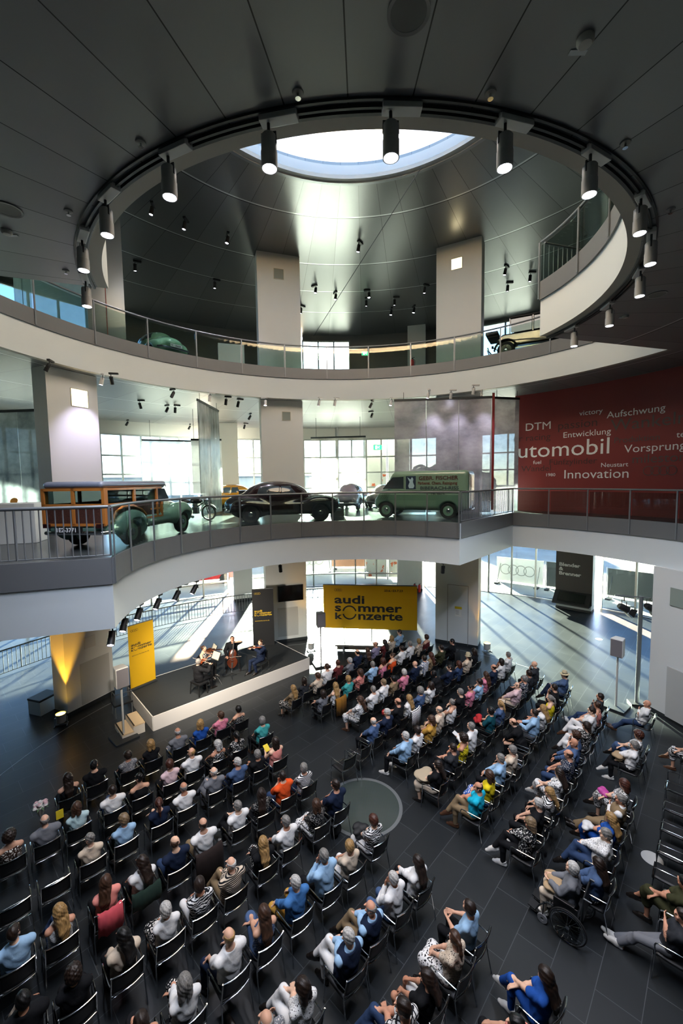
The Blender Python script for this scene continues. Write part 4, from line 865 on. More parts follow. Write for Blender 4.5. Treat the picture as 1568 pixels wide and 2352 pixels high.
# wood-framed estate
def estate_body(F):
    F.rbox((-.1, 0, .56), (3.9, 1.4, .42), .16, 0); F.ell((1.1, 0, .66), (.98, .58, .36), .16); F.rbox((.15, 0, 1.1), (.9, 1.24, .66), .2, .1)
    for s in (1, -1): F.ell((1.3, s * .62, .6), (.68, .2, .34), .1); F.ell((-1.15, s * .70, .5), (.62, .15, .38), .06)
    for x in (1.3, -1.12):
        for s in (1, -1): F.ell((x, s * .88, .3), (.41, .28, .39), -1)
def estate(label, loc, rz):
    t = thing('wooden_estate_car', label, 'car', loc, rz); gr = paint('estate_green', '#6f9184'); wood = mat('ash_wood', '#a4672c', rough=.4, coat=.3); m, g = newmat('brown_panel', col='#3f241c', rough=.45); g.put(g.b.inputs['Base Color'], g.ramp(g.noise(g.obj(), 30, 4), [(.3, '#331c17'), (.7, '#4a2c22')])); gl = MATS['car_glass']
    ob('body', mesh_np('body', *shell_mesh(estate_body, .03), [gr]), t)
    F = Field((-2.3, -.9, 1.3), (1.0, .9, 1.75), .025); F.rbox((-.78, 0, 1.49), (2.6, 1.36, .17), .085, 0); F.rbox((.45, 0, 1.44), (.5, 1.2, .14), .07, .1); ob('roof', mesh_np('roof', *F.surf(), [paint('estate_roof', '#6b7180', .3)]), t)
    for s in (1, -1):
        k = MB(); k.box((-.95, s * .66, .82), (2.1, .04, .44)); k.obj('side_panel', m, t)
        k = MB()
        for z, h in ((1.04, .05), (.62, .05), (1.39, .05)): k.box((-.9, s * .678, z), (2.22, .05, h))
        for x, z0, z1 in ((-1.98, .6, 1.42), (-.98, 1.04, 1.42), (-.02, .6, 1.42), (.2, .6, 1.04)): k.box((x, s * .68, (z0 + z1) / 2), (.07, .05, z1 - z0))
        k.tube([(-1.85, s * .7, .62), (-1.72, s * .71, .86), (-1.45, s * .71, .98), (-1.1, s * .71, .98), (-.75, s * .71, .86), (-.55, s * .7, .7)], .03, 6); k.box((-.1, s * .685, .83), (.42, .04, .045)); k.obj('wood_frame', wood, t)
        for x0, x1 in ((-1.93, -1.03), (-.93, -.07)): k = MB(); k.box(((x0 + x1) / 2, s * .665, 1.215), (x1 - x0, .015, .31)); k.obj('side_window', CLEAR, t)
        k = MB(); k.prism([(.02, 1.07), (.62, 1.07), (.42, 1.36), (.02, 1.38)], .012, Matrix.Translation((0, s * .655, 0)) @ Matrix.Rotation(math.pi / 2, 4, 'X')); k.obj('side_window', gl, t)
    k = MB(); k.box((-2.03, 0, .82), (.05, 1.3, .44)); k.obj('tailgate', m, t)
    k = MB()
    for z in (.60, 1.04, 1.39): k.box((-2.05, 0, z), (.05, 1.4, .06))
    for y in (-.68, 0, .68): k.box((-2.05, y, 1.0), (.05, .065, .84))
    k.obj('wood_frame', wood, t)
    for y in (-.34, .34): k = MB(); k.box((-2.04, y, 1.215), (.015, .6, .29)); k.obj('rear_window', CLEAR, t)
    k = MB(); k.box((-1.0, 0, .66), (1.9, 1.26, .04)); k.box((-.35, 0, .85), (.14, 1.2, .5)); k.box((.1, .35, .9), (.12, .5, .55)); k.box((.1, -.35, .9), (.12, .5, .55)); k.obj('seat', mat('seat_brown', '#2a1d18', rough=.7), t)
    for x in (1.3, -1.12):
        for s in (1, -1): wheel(t, x, s * .64, .33, s, gr, .16)
    lights_etc(t, 2.05, -2.12, .74, .42, None)
    k = MB(); k.box((-2.17, .05, .5), (.02, .62, .15)); o = k.obj('number_plate', BLACK, t); k = MB(); Mp = face_M((0, 0), (0, -1), 0); Mp.translation = Vector((-2.183, .33, .455)); put_text(k, '1E2-3771', Mp, .13, .004, .95); k.obj('plate_lettering', WINK, o)
    for y in (-.6, .6): k = MB(); k.box((-2.1, y, .58), (.05, .14, .09)); k.obj('tail_light', mat('tail_lamp', '#2a0f10', rough=.15), t)
    return t
estate('green vintage estate car with wood-framed rear body at the left gallery railing', (-6.1, 12.05, L1F), math.radians(83.5)).scale = (1.1, 1.14, 1.06)
# delivery van
def van_body(F):
    F.rbox((-.35, 0, 1.14), (3.3, 1.6, 1.62), .2, 0); F.rbox((1.25, 0, .78), (1.5, 1.56, .9), .28, .12)
    F.cut((.80, 0, .60), (1.52, 0, 1.28))
    for x in (1.42, -1.2):
        for s in (1, -1): F.ell((x, s * .92, .3), (.44, .38, .44), -1)
def van(label, loc, rz):
    t = thing('delivery_van', label, 'van', loc, rz); gr = paint('van_green', '#71907e', .3); ob('body', mesh_np('body', *shell_mesh(van_body, .03, hi=(2.4, 1.0, 2.2)), [gr]), t); gl = mat('van_glass', '#313c40', rough=.06, spec=.8)
    MS = lambda s: Matrix(((-s, 0, 0, 0), (0, 0, s, s * .803), (0, 1, 0, 0), (0, 0, 0, 1)))
    for s in (1, -1):
        k = MB(); k.prism([(-s * x * 1.0 if s > 0 else -s * x, z) for x, z in ((1.52, 1.24), (1.1, 1.70), (.62, 1.72), (.62, 1.24))], .012, MS(s)); k.obj('door_window', gl, t)
        k = MB(); k.tube([(1.75, s * .79, 1.12), (.6, s * .808, 1.14), (-1.9, s * .808, 1.14)], .014, 6); k.tube([(.58, s * .806, .35), (.58, s * .806, 1.75)], .008, 5); k.obj('trim_line', mat('van_trim', '#566e62', rough=.4), t)
    k = MB(); R_ = Matrix.Translation((1.45, 0, 1.48)) @ Matrix.Rotation(math.radians(-53), 4, 'Y'); k.box((0, 0, 0), (.015, .02, .02)); k.v, k.f, k.mi = [], [], []; k.T = Matrix.Identity(4)
    k.add([(1.60, y, 1.21) for y in (-.62, .62)] + [(1.29, y, 1.63) for y in (.58, -.58)] + [(1.59, y, 1.20) for y in (-.62, .62)] + [(1.28, y, 1.62) for y in (.58, -.58)], [(0, 1, 2, 3), (7, 6, 5, 4), (0, 4, 5, 1), (1, 5, 6, 2), (2, 6, 7, 3), (3, 7, 4, 0)]); k.obj('windscreen', gl, t)
    k = MB(); k.box((-2.0, .0, 1.45), (.015, .62, .4)); k.obj('rear_window', mat('van_dark_glass', '#20282a', rough=.08), t)
    k = MB(); M_ = MS(1) @ Matrix.Translation((0, 0, .004)); xs = .36
    k.add([M_ @ Vector(v) for v in ((-.52, 1.2, 0), (-.10, 1.2, 0), (-.10, 1.74, 0), (-.52, 1.74, 0))], [(0, 1, 2, 3)]); k.obj('painted_picture', mat('picture_blue', '#26354a', rough=.4), t)
    k = MB(); M2 = MS(1) @ Matrix.Translation((0, 0, .008)); k.add([M2 @ Vector((a, b, 0)) for a, b in ((-.38, 1.24), (-.2, 1.24), (-.16, 1.34), (-.22, 1.5), (-.2, 1.62), (-.26, 1.7), (-.32, 1.6), (-.46, 1.7), (-.36, 1.5), (-.42, 1.34))], [tuple(range(10))]); k.obj('painted_figure', mat('picture_pale', '#9fc0cf', rough=.4), t)
    for s, y, h, c, x0 in (('GEBR. FISCHER', 1.58, .21, '#4a2323', .02), ('Färberei. Chem. Reinigung', 1.39, .165, '#5a3327', -.02), ('BIBERACH-RISS', 1.185, .185, '#2c3d44', .08), ('Tel. 6674', .98, .15, '#33423f', .5)):
        k = MB(); wd = text_w(s, h, .004, 1.0); put_text(k, s, M2 @ Matrix.Translation((x0, y, 0)), h, .004, min(1.25, 1.58 / wd) if h > .16 else 1); k.obj('lettering', mat('van_letters_' + c[1:], c, rough=.5), t)
    for s in (1, -1):
        k = MB()
        for i in range(5):
            for j in range(4): k.box((1.62 - j * .09 - i * .03, s * .792, .80 + i * .065), (.05, .02, .03))
        k.obj('louvres', mat('van_trim'), t)
    for x in (1.42, -1.2):
        for s in (1, -1): wheel(t, x, s * .68, .33, s, gr, .17)
    lights_etc(t, 2.08, -2.05, .72, .40, None, .72, .5); return t
van('pale green delivery van with painted lettering at the right of the car gallery', (3.5, 17.65, L1F), math.radians(154))
# black vintage car of the upper gallery
def oldtimer(label, loc, rz):
    t = thing('vintage_touring_car', label, 'car', loc, rz); bk = paint('oldtimer_black', '#0c0d10', .15)
    k = MB(); k.prism([(-1.6, .55), (1.0, .55), (1.0, 1.1), (-1.5, 1.1), (-1.75, .9)], 1.3, Matrix.Translation((0, .65, 0)) @ Matrix.Rotation(math.pi / 2, 4, 'X')); bevel(k.obj('body', bk, t), .06, 3)
    k = MB(); k.prism([(1.0, .6), (2.1, .6), (2.1, 1.08), (1.0, 1.12)], .9, Matrix.Translation((0, .45, 0)) @ Matrix.Rotation(math.pi / 2, 4, 'X')); bevel(k.obj('bonnet', bk, t), .08, 3)
    k = MB(); k.box((-.25, 0, 1.78), (2.0, 1.36, .1)); bevel(k.obj('roof', mat('canvas_black', '#15161a', rough=.7), t), .05, 3)
    for x in (-1.2, -.25, .72):
        for s in (1, -1): k = MB(); k.beam((x, s * .62, 1.08), (x, s * .62, 1.76), .07, .05); k.obj('roof_post', bk, t)
    for s in (1, -1):
        for x0, x1 in ((-1.16, -.3), (-.2, .68)): k = MB(); k.box(((x0 + x1) / 2, s * .62, 1.42), (x1 - x0, .012, .58)); k.obj('side_window', MATS['car_glass'], t)
        for cx in (1.6, -1.35):
            k = MB(); rows = []
            for i in range(13): a = math.radians(5 + 172 * i / 12); rows.append([(cx + .52 * math.cos(a), s * (.5 + .3 * q), .36 + .50 * math.sin(a)) for q in (0, .5, 1)])
            k.grid(rows); o = k.obj('mudguard', bk, t, smooth=60); o.modifiers.new('thick', 'SOLIDIFY').thickness = .04
        k = MB(); k.box((.1, s * .68, .38), (2.1, .28, .05)); k.obj('running_board', CHROME, t)
        for cx in (1.6, -1.35): wheel(t, cx, s * .66, .38, s, bk, .16)
        k = MB(); k.lathe([(.14, 0), (.15, .1), (.05, .2), (0, .22)], 16, Matrix.Translation((2.1, s * .42, .98)) @ Matrix.Rotation(-math.pi / 2, 4, 'Y')); k.obj('headlamp', CHROME, t, smooth=50)
    k = MB(); k.box((-2.0, 0, 1.28), (.55, 1.1, .16)); k.box((-1.95, 0, 1.12), (.5, 1.0, .1)); bevel(k.obj('folded_hood', MATS['canvas_black'], t), .05, 3)
    k = MB(); k.tube([(-2.15, -.7, .5), (-2.2, 0, .5), (-2.15, .7, .5)], .03, 8); k.tube([(-2.15, -.7, .62), (-2.2, 0, .62), (-2.15, .7, .62)], .03, 8); k.obj('bumper', CHROME, t)
    k = MB(); k.tube([(-1.8, .55, .7), (-2.1, .6, .95)], .02, 6); k.lathe([(0, 0), (.07, 0), (.07, .08), (0, .08)], 12, Matrix.Translation((-2.15, .6, .95)) @ Matrix.Rotation(math.pi / 2, 4, 'Y')); k.obj('tail_lamp', MATS['tail_lamp'], t)
    return t
oldtimer('black vintage touring car behind the right end of the upper balustrade', (9.1, 19.3, L2F), math.radians(-28))
# motorcycles
def motorcycle(label, loc, rz, disc=None):
    t = thing('vintage_motorcycle', label, 'motorcycle', loc, rz)
    for x in (.68, -.68):
        R = Matrix.Translation((x, 0, .33)) @ Matrix.Rotation(math.pi / 2, 4, 'X'); k = MB(); k.lathe([(.27, -.04), (.32, -.045), (.335, 0), (.32, .045), (.27, .04)], 28, R, closed=True); o = k.obj('wheel', TYRE, t, smooth=50)
        k = MB(); k.lathe([(0, -.06), (.05, -.06), (.05, .06), (0, .06)], 12, R)
        for i in range(12): a = i * math.pi / 6; k.tube([(x + .05 * math.cos(a), .02, .33 + .05 * math.sin(a)), (x + .275 * math.cos(a + .2), 0, .33 + .275 * math.sin(a + .2))], .004, 4)
        k.obj('spokes', CHROME, o)
        k = MB(); rows = []
        for i in range(9): a = math.radians(20 + 150 * i / 8); rows.append([(x + .37 * math.cos(a), y, .33 + .37 * math.sin(a)) for y in (-.06, 0, .06)])
        k.grid(rows); o = k.obj('mudguard', BLACK, t, smooth=60); o.modifiers.new('thick', 'SOLIDIFY').thickness = .01
    F = Field((-.4, -.25, .6), (.5, .25, 1.1), .02); F.ell((.12, 0, .82), (.3, .13, .12), 0); ob('tank', mesh_np('tank', *F.surf(), [paint('tank_black', '#17181a')]), t)
    F = Field((-.7, -.3, .6), (.1, .3, 1.1), .02); F.ell((-.28, 0, .8), (.2, .13, .06), 0); F.ell((-.42, 0, .84), (.12, .15, .05), .05); ob('saddle', mesh_np('saddle', *F.surf(), [MATS['rubber']]), t)
    k = MB(); k.box((.05, 0, .42), (.34, .22, .28)); k.lathe([(.1, 0), (.12, .05), (.1, .1), (.12, .15), (.1, .2), (.11, .24), (0, .26)], 14, Matrix.Translation((.08, 0, .5))); bevel(k.obj('engine', mat('engine_metal', '#6b6e70', rough=.35, metal=.8), t), .02)
    k = MB()
    for s in (1, -1): k.tube([(.68, s * .07, .33), (.52, s * .07, .9)], .022, 6); k.tube([(-.68, s * .06, .33), (-.1, s * .05, .4), (.45, s * .03, .75)], .018, 6); k.tube([(-.68, s * .06, .33), (-.45, s * .06, .75), (.4, s * .03, .8)], .016, 6)
    k.tube([(-.9, .12, .3), (-.1, .13, .3), (.1, .12, .4)], .03, 8); k.obj('frame', BLACK, t, smooth=50)
    k = MB(); k.tube([(.36, -.34, .98), (.46, -.26, 1.0), (.5, 0, .96), (.46, .26, 1.0), (.36, .34, .98)], .014, 6); k.obj('handlebar', CHROME, t, smooth=50)
    k = MB(); k.lathe([(0, -.08), (.08, -.06), (.1, .05), (.0, .07)], 14, Matrix.Translation((.6, 0, .88)) @ Matrix.Rotation(math.pi / 2, 4, 'Y')); k.obj('headlamp', CHROME, t, smooth=50)
    if disc:
        k = MB(); k.lathe([(0, 0), (.12, 0), (.12, .01), (0, .01)], 20, Matrix.Translation((.2, -.02, 1.05)) @ Matrix.Rotation(math.pi / 2 - .4, 4, 'X')); o = k.obj('number_disc', mat('disc_orange', '#d3a055', rough=.5), t)
        k = MB(); put_text(k, disc, Matrix.Translation((.155, -.042, .985)) @ Matrix.Rotation(math.pi / 2 - .4, 4, 'X'), .2, .005); k.obj('number', INK, o)
motorcycle('black vintage motorcycle with an orange number 2 disc at the far left', (-11.6, 14.4, L1F), math.radians(10), '2')
motorcycle('black vintage motorcycle in front of the estate car', (-6.3, 17.6, L1F), math.radians(-8))
motorcycle('dark motorcycle parked beyond the windows of the estate car', (-8.8, 19.2, L1F), math.radians(20)); motorcycle('small dark motorcycle far behind beside the left white pillar', (-11.3, 15.9, L1F), math.radians(-12))
# plinths and exhibit desks
for lb, loc, sz, rz, c in (('white exhibit plinth behind the left bar railing', (-9.2, 11.6, L1F + .55), (1.3, .9, 1.1), .3, WHITE), ('dark grey exhibit desk right of the film strip panel', (-4.6, 20.6, L1F + .6), (.9, .5, 1.2), .1, DKSTEEL), ('white cabinet at the left pillar of the upper gallery', (-5.6, 22.0, L2F + .8), (1.3, .6, 1.6), .3, WHITE), ('dark exhibit desk below the front of the dark saloon', (-.2, 18.6, L1F + .3), (.6, .4, .6), .1, DKSTEEL)):
    k = MB(); k.box((0, 0, 0), sz); o = bevel(k.obj('exhibit_plinth', c, loc=loc, rz=rz), .01); tag(o, lb, 'plinth')
# ------------------------------------------------------------------ people: poses, bodies, clothes, hair
def V3(*a): return np.array(a, float)
def nrm(a): return a / (np.linalg.norm(a) + 1e-9)
def ik(a, b, l1, l2, pole):
    d = b - a; L = np.linalg.norm(d); L2 = min(L, (l1 + l2) * .999); d = d / L; b = a + d * L2
    x = (l1 * l1 - l2 * l2 + L2 * L2) / (2 * L2); hgt = math.sqrt(max(l1 * l1 - x * x, 1e-6)); p = pole - d * (pole @ d)
    return a + d * x + nrm(p) * hgt, b
def pose(sex='m', lean=12, hands=None, ankles=None, knees=(0, 1, 1.0), elbow=(.8, -.5, -.6), head=(0, 0), toes=None, palms=None, crossed=0, hdirs=None, P0=(0, 0, .535), hfwd=.05):
    """hands/ankles: [right, left] targets; facing +Y, right = +X"""
    J = {'sex': sex}; f = sex == 'f'; sw = .162 if f else .192; L = math.radians(lean); t = V3(0, -math.sin(L), math.cos(L)); up_ = t
    Pv = V3(*P0); J['P'] = Pv; J['t'] = t; J['ab'] = Pv + t * .16; J['ch'] = Pv + t * .345; J['sc'] = Pv + t * .475; J['nb'] = Pv + t * .545
    hl = math.radians(max(-18, min(lean * .35, 8))); J['hd'] = J['nb'] + V3(0, hfwd + math.sin(-hl) * .1, .145)
    J['hyaw'], J['hpit'] = head
    fwd = V3(0, math.cos(L), math.sin(L)); J['fwd'] = fwd
    J['S'], J['E'], J['Wr'], J['H'], J['hip'], J['K'], J['A'], J['T'] = [], [], [], [], [], [], [], []
    for i, s in enumerate((1, -1)):
        S = J['sc'] + V3(s * sw, 0, 0) - t * .03; J['S'].append(S)
        h = V3(*hands[i]) if hands else V3(s * .06, .30, .66)
        E, Wr = ik(S, h, .275, .245, V3(s * elbow[0], elbow[1], elbow[2])); J['E'].append(E); J['Wr'].append(Wr)
        hd = nrm(Wr - E); 
        if hdirs: hd = nrm(V3(*hdirs[i]))
        J['H'].append((Wr, hd, V3(*palms[i]) if palms else V3(-s * .25, 0, -1)))
        hp = Pv + V3(s * .088, .02, -.005); J['hip'].append(hp)
        a = V3(*ankles[i]) if ankles else V3(s * .11, .43, .085)
        K, A = ik(hp, a, .425, .425, V3(s * .12 if not crossed else 0, .6, 1)); J['K'].append(K); J['A'].append(A)
        tt = V3(*toes[i]) if toes else V3(s * .12, 1, -.14); J['T'].append(nrm(tt))
    return J
def Rz(a): c, s = math.cos(a), math.sin(a); return np.array([[c, -s, 0], [s, c, 0], [0, 0, 1.]])
def Rx(a): c, s = math.cos(a), math.sin(a); return np.array([[1, 0, 0], [0, c, -s], [0, s, c]])
def headR(J): return Rz(math.radians(J['hyaw'])) @ Rx(math.radians(-J['hpit']))
def hand(F, w, d, n, s, curl=.5):
    n = nrm(n - d * (n @ d)); sd = np.cross(n, d) * s      # sd points to the thumb side
    k = w + d * .085
    for q in (-.026, 0, .026): F.cap(w + sd * q * .7, k + sd * q * 1.05, .0135, .0125, .012)
    for q, L in ((.033, .072), (.011, .082), (-.011, .076), (-.032, .058)):
        p = k + sd * q; dd = d.copy(); r = .0092
        for sg, c in ((.42, .25), (.33, .55), (.25, .5)):
            dd = nrm(dd + n * c * curl * 1.6); e = p + dd * L * sg; F.cap(p, e, r, r - .0008, .004); p = e; r -= .0008
    p = w + d * .03 + sd * .03; dd = nrm(d * .7 + sd * .75 + n * .25)
    for sg in (.045, .03, .025): e = p + dd * sg; F.cap(p, e, .0115, .0095, .006); p = e; dd = nrm(dd + d * .45 + n * .3 * curl)
def body_field(J, h):
    F = Field((-.52, -.45, -.02), (.52, 1.0, 1.55), h); f = J['sex'] == 'f'; q = .93 if f else 1.0
    t, fwd = J['t'], J['fwd']; R = np.stack([V3(1, 0, 0), fwd, t], 0)
    F.ell(J['P'] + t * .01, (.172, .128, .115), .04, R); F.ell(J['ab'], (.162 * q, .122 * (.95 if f else 1.12), .15), .05, R)
    F.ell(J['ch'], (.185 * q, .122, .19), .05, R)
    if f:
        for s in (1, -1): F.ell(J['ch'] + fwd * .085 + V3(s * .072, 0, 0) + t * -.0, (.062, .055, .06), .03, R)
    for s in (0, 1): F.cap(J['sc'] - t * .02, J['S'][s], .062 * q, .058 * q, .05)
    for s in (1, -1): F.cap(J['nb'] - t * .0, J['sc'] + V3(s * .1, 0, -.0) , .045, .045, .04)
    hd = J['hd']; HR = headR(J); F.cap(J['nb'] - t * .03, hd + HR @ V3(0, -.018, -.07), .056 * q, .05 * q, .03)
    loc = lambda *a: hd + HR @ V3(*a)
    F.ell(loc(0, -.008, .025), (.0745, .094, .093), .02, HR.T); F.ell(loc(0, .028, -.045), (.056, .06, .072), .035, HR.T)
    F.ell(loc(0, .062, -.098), (.024, .022, .02), .025, HR.T)                      # chin
    F.cap(loc(0, .088, .012), loc(0, .098, -.022), .009, .0115, .014); F.ell(loc(0, .086, .03), (.05, .018, .012), .02, HR.T)
    F.ell(loc(0, .082, -.062), (.024, .014, .011), .012, HR.T)
    for s in (1, -1):
        F.ell(loc(s * .076, -.012, -.012), (.010, .02, .032), .008, HR.T); F.ell(loc(s * .045, .062, -.02), (.026, .02, .02), .02, HR.T)
    for i, s in enumerate((1, -1)):
        S, E, Wr = J['S'][i], J['E'][i], J['Wr'][i]
        F.cap(S, E, .054 * q, .044 * q, .03); F.cap(E, E + (Wr - E) * .3, .042 * q, .044 * q, .02); F.cap(E + (Wr - E) * .3, Wr, .041 * q, .026 * q, .02)
        hand(F, *J['H'][i], s)
        hp, K, A, T = J['hip'][i], J['K'][i], J['A'][i], J['T'][i]
        F.cap(hp, K, .086, .056, .04); F.cap(K, K + (A - K) * .32 - V3(0, .012, 0), .055, .056, .02); F.cap(K + (A - K) * .32 - V3(0, .012, 0), A, .055, .035, .02)
        hl = A + V3(0, 0, -.045) - T * .045; F.cap(A, hl, .034, .03, .015); F.cap(A + V3(0, 0, -.01), A + T * .12 + V3(0, 0, -.035), .034, .027, .02)
        F.cap(hl, A + T * .13 + V3(0, 0, -.045), .028, .026, .02); F.cap(A + T * .1 + V3(0, 0, -.045), A + T * .175 + V3(0, 0, -.05), .028, .02, .015)
    return F
def cloth_field(J, kind, h):
    """one garment as an offset of the body it covers"""
    F = Field((-.52, -.45, -.02), (.52, 1.0, 1.55), h); f = J['sex'] == 'f'; q = .93 if f else 1.0; t, fwd = J['t'], J['fwd']; R = np.stack([V3(1, 0, 0), fwd, t], 0)
    o = {'jacket': .028, 'vest': .032}.get(kind, .014)
    if kind in ('tee', 'shirt', 'jacket', 'tank', 'vest'):
        F.ell(J['P'] + t * .03, (.172 + o, .128 + o, .12 + o), .04, R); F.ell(J['ab'], (.166 * q + o + .012, .122 * (.95 if f else 1.12) + o + .01, .16), .06, R); F.ell(J['ch'], (.187 * q + o, .122 + o, .195), .05, R)
        if f:
            for s in (1, -1): F.ell(J['ch'] + fwd * .085 + V3(s * .072, 0, 0), (.062 + o, .055 + o, .06 + o), .03, R)
        for i, s in enumerate((1, -1)):
            S, E, Wr = J['S'][i], J['E'][i], J['Wr'][i]
            if kind == 'vest': F.cap(J['sc'] - t * .02, J['sc'] + (S - J['sc']) * .74 - t * .02, .064 * q + o, .06 * q + o, .05); continue
            if kind == 'tank':
                F.cap(J['sc'] + V3(s * .055, 0, -.03), J['sc'] + (S - J['sc']) * .8 - t * .015, .055 * q + o, .045 * q + o, .05)
                continue
            F.cap(J['sc'] - t * .02, S, .062 * q + o, .058 * q + o, .05)
            if kind == 'tee': F.cap(S, S + (E - S) * .74, .058 * q + o + .004, .058 * q + o + .008, .02)
            else:
                F.cap(S, E, .057 * q + o, .05 * q + o, .02); F.cap(E, E + (Wr - E) * .9, .048 * q + o, .034 * q + o * .8, .02)
        if kind != 'tank':
            for s in (1, -1): F.cap(J['nb'], J['sc'] + V3(s * .1, 0, 0), .045 + o * .8, .045 + o, .04)
        if kind in ('shirt', 'jacket', 'vest'): F.cap(J['nb'] + fwd * .012, J['nb'] + t * .03, .062 * q, .06 * q, .02)
        sink = .06 if kind == 'tank' else -.005
        F.cut(-V3(0, 0, 1), V3(0, 0, .47)); F.cut(t, J['nb'] + t * (.032 if kind in ('shirt', 'jacket') else -sink))
        X, Y, Z = F.ax[0][:, None, None], F.ax[1][None, :, None], F.ax[2][None, None, :]
        F.F += (.004 * np.sin(38 * Z + 14 * X + 5 * np.sin(17 * Y)) * (np.sin(9 * X + 4 * Z) > -.3)).astype(np.float32)
    else:
        F.ell(J['P'] + t * .0, (.183, .14, .118), .04, R)
        if kind == 'skirt':
            K = J['K']; A = J['A']; m = (K[0] + K[1]) / 2
            for i in (0, 1):
                F.cap(J['hip'][i], K[i], .105, .082, .10); F.cap(K[i], K[i] + (A[i] - K[i]) * .32, .078, .085, .08)
            F.cap((J['hip'][0] + J['hip'][1]) / 2, m, .1, .08, .06)
        else:
            for i in (0, 1):
                hp, K, A = J['hip'][i], J['K'][i], J['A'][i]; F.cap(hp, K, .098, .07, .04)
                if kind == 'shorts': continue
                F.cap(K, K + (A - K) * .35 - V3(0, .01, 0), .068, .068, .02); F.cap(K + (A - K) * .35 - V3(0, .01, 0), K + (A - K) * .96, .066, .054, .02)
        if kind == 'shorts':
            for i in (0, 1): d = nrm(J['K'][i] - J['hip'][i]); F.cut(d, J['hip'][i] + d * .36)
        F.cut(t, J['P'] + t * .13)
    return F
def shoe_field(J, i, h):
    A, T = J['A'][i], J['T'][i]; c = A + T * .06; F = Field(c - .23, c + .23, h)
    sd = nrm(np.cross(T, V3(0, 0, 1))); d = nrm(np.cross(sd, T)); z = -d * .058
    F.cap(A - T * .045 + z, A + T * .04 + z, .042, .041, .02); F.cap(A + T * .03 + z, A + T * .15 + z, .044, .040, .03); F.cap(A + T * .15 + z, A + T * .205 + z, .041, .034, .02)
    F.cap(A - T * .03, A - T * .035 + d * .015, .046, .046, .02); F.cap(A + T * .01 - d * .01, A + T * .11 - d * .03, .046, .042, .03)
    F.cut(-d, A - d * .083); F.cut(d, A + d * .015); return F
def hair_field(kind, h=.0075):
    F = Field((-.16, -.24, -.52), (.16, .17, .24), h); X, Y, Z = F.ax[0][:, None, None], F.ax[1][None, :, None], F.ax[2][None, None, :]
    o = {'S': .012, 'F': .024, 'R': .008, 'M': .026, 'L': .02, 'U': .012, 'P': .012, 'C': .045, 'H': .01, 'G': .015}[kind]
    F.ell((0, -.012, .027), (.0745 + o, .094 + o, .093 + o), 0)
    if kind in 'SH': F.ell((0, -.06, -.02), (.066, .045, .06), .03); line = lambda y: np.interp(y, [-.2, -.03, .01, .05, .07, .2], [-.075, -.06, -.005, .03, .072, .085])
    elif kind == 'R': line = lambda y: np.interp(y, [-.2, -.03, .02, .03, .2], [-.08, -.05, -.01, .2, .2])
    elif kind in 'FC': F.ell((0, -.055, -.02), (.078 + o * .4, .055 + o * .3, .075), .03); line = lambda y: np.interp(y, [-.2, -.02, .03, .06, .2], [-.1, -.075, -.03, .06, .085])
    elif kind in 'UP': line = lambda y: np.interp(y, [-.2, -.03, .01, .05, .07, .2], [-.08, -.05, -.005, .04, .08, .09])
    else:
        lo = -.15 if kind in 'MG' else -.40
        for s in (1, -1): F.cap((s * .07, -.03, .02), (s * .07, -.055, -.10), .036, .034, .03); F.cap((s * .045, -.07, 0), (s * .05, -.105 if kind == 'L' else -.085, -.13), .045, .04, .04)
        if kind == 'L':
            for s in (1, 0, -1): F.cap((s * .05, -.10, -.1), (s * .055, -.15, -.27), .042, .036, .03); F.cap((s * .055, -.15, -.27), (s * .035, -.155, lo), .036, .022, .03)
        line = lambda y: np.interp(y, [-.3, .0, .035, .06, .2], [lo - .03, lo + .0, -.10, .05, .085])
    F.F = np.maximum(F.F, (line(F.ax[1])[None, :, None] - Z).astype(np.float32))
    if kind == 'R': F.F = np.maximum(F.F, (Z - .062 + .0 * X).astype(np.float32) * np.ones_like(F.F))
    if kind == 'U': F.ell((0, -.105, .075), (.04, .035, .04), .015)
    if kind == 'P': F.cap((0, -.10, .05), (0, -.135, .03), .03, .03, .02); F.cap((0, -.135, .03), (0, -.16, -.10), .032, .03, .02); F.cap((0, -.16, -.10), (0.01, -.165, -.22), .03, .012, .02)
    if kind == 'C': F.F += (.009 * np.sin(75 * X + 3) * np.sin(80 * Y) * np.sin(78 * Z)).astype(np.float32)
    else: F.F += (.0022 * np.sin(95 * X + 12 * np.sin(9 * Z)) * (Y < .05)).astype(np.float32)
    return F
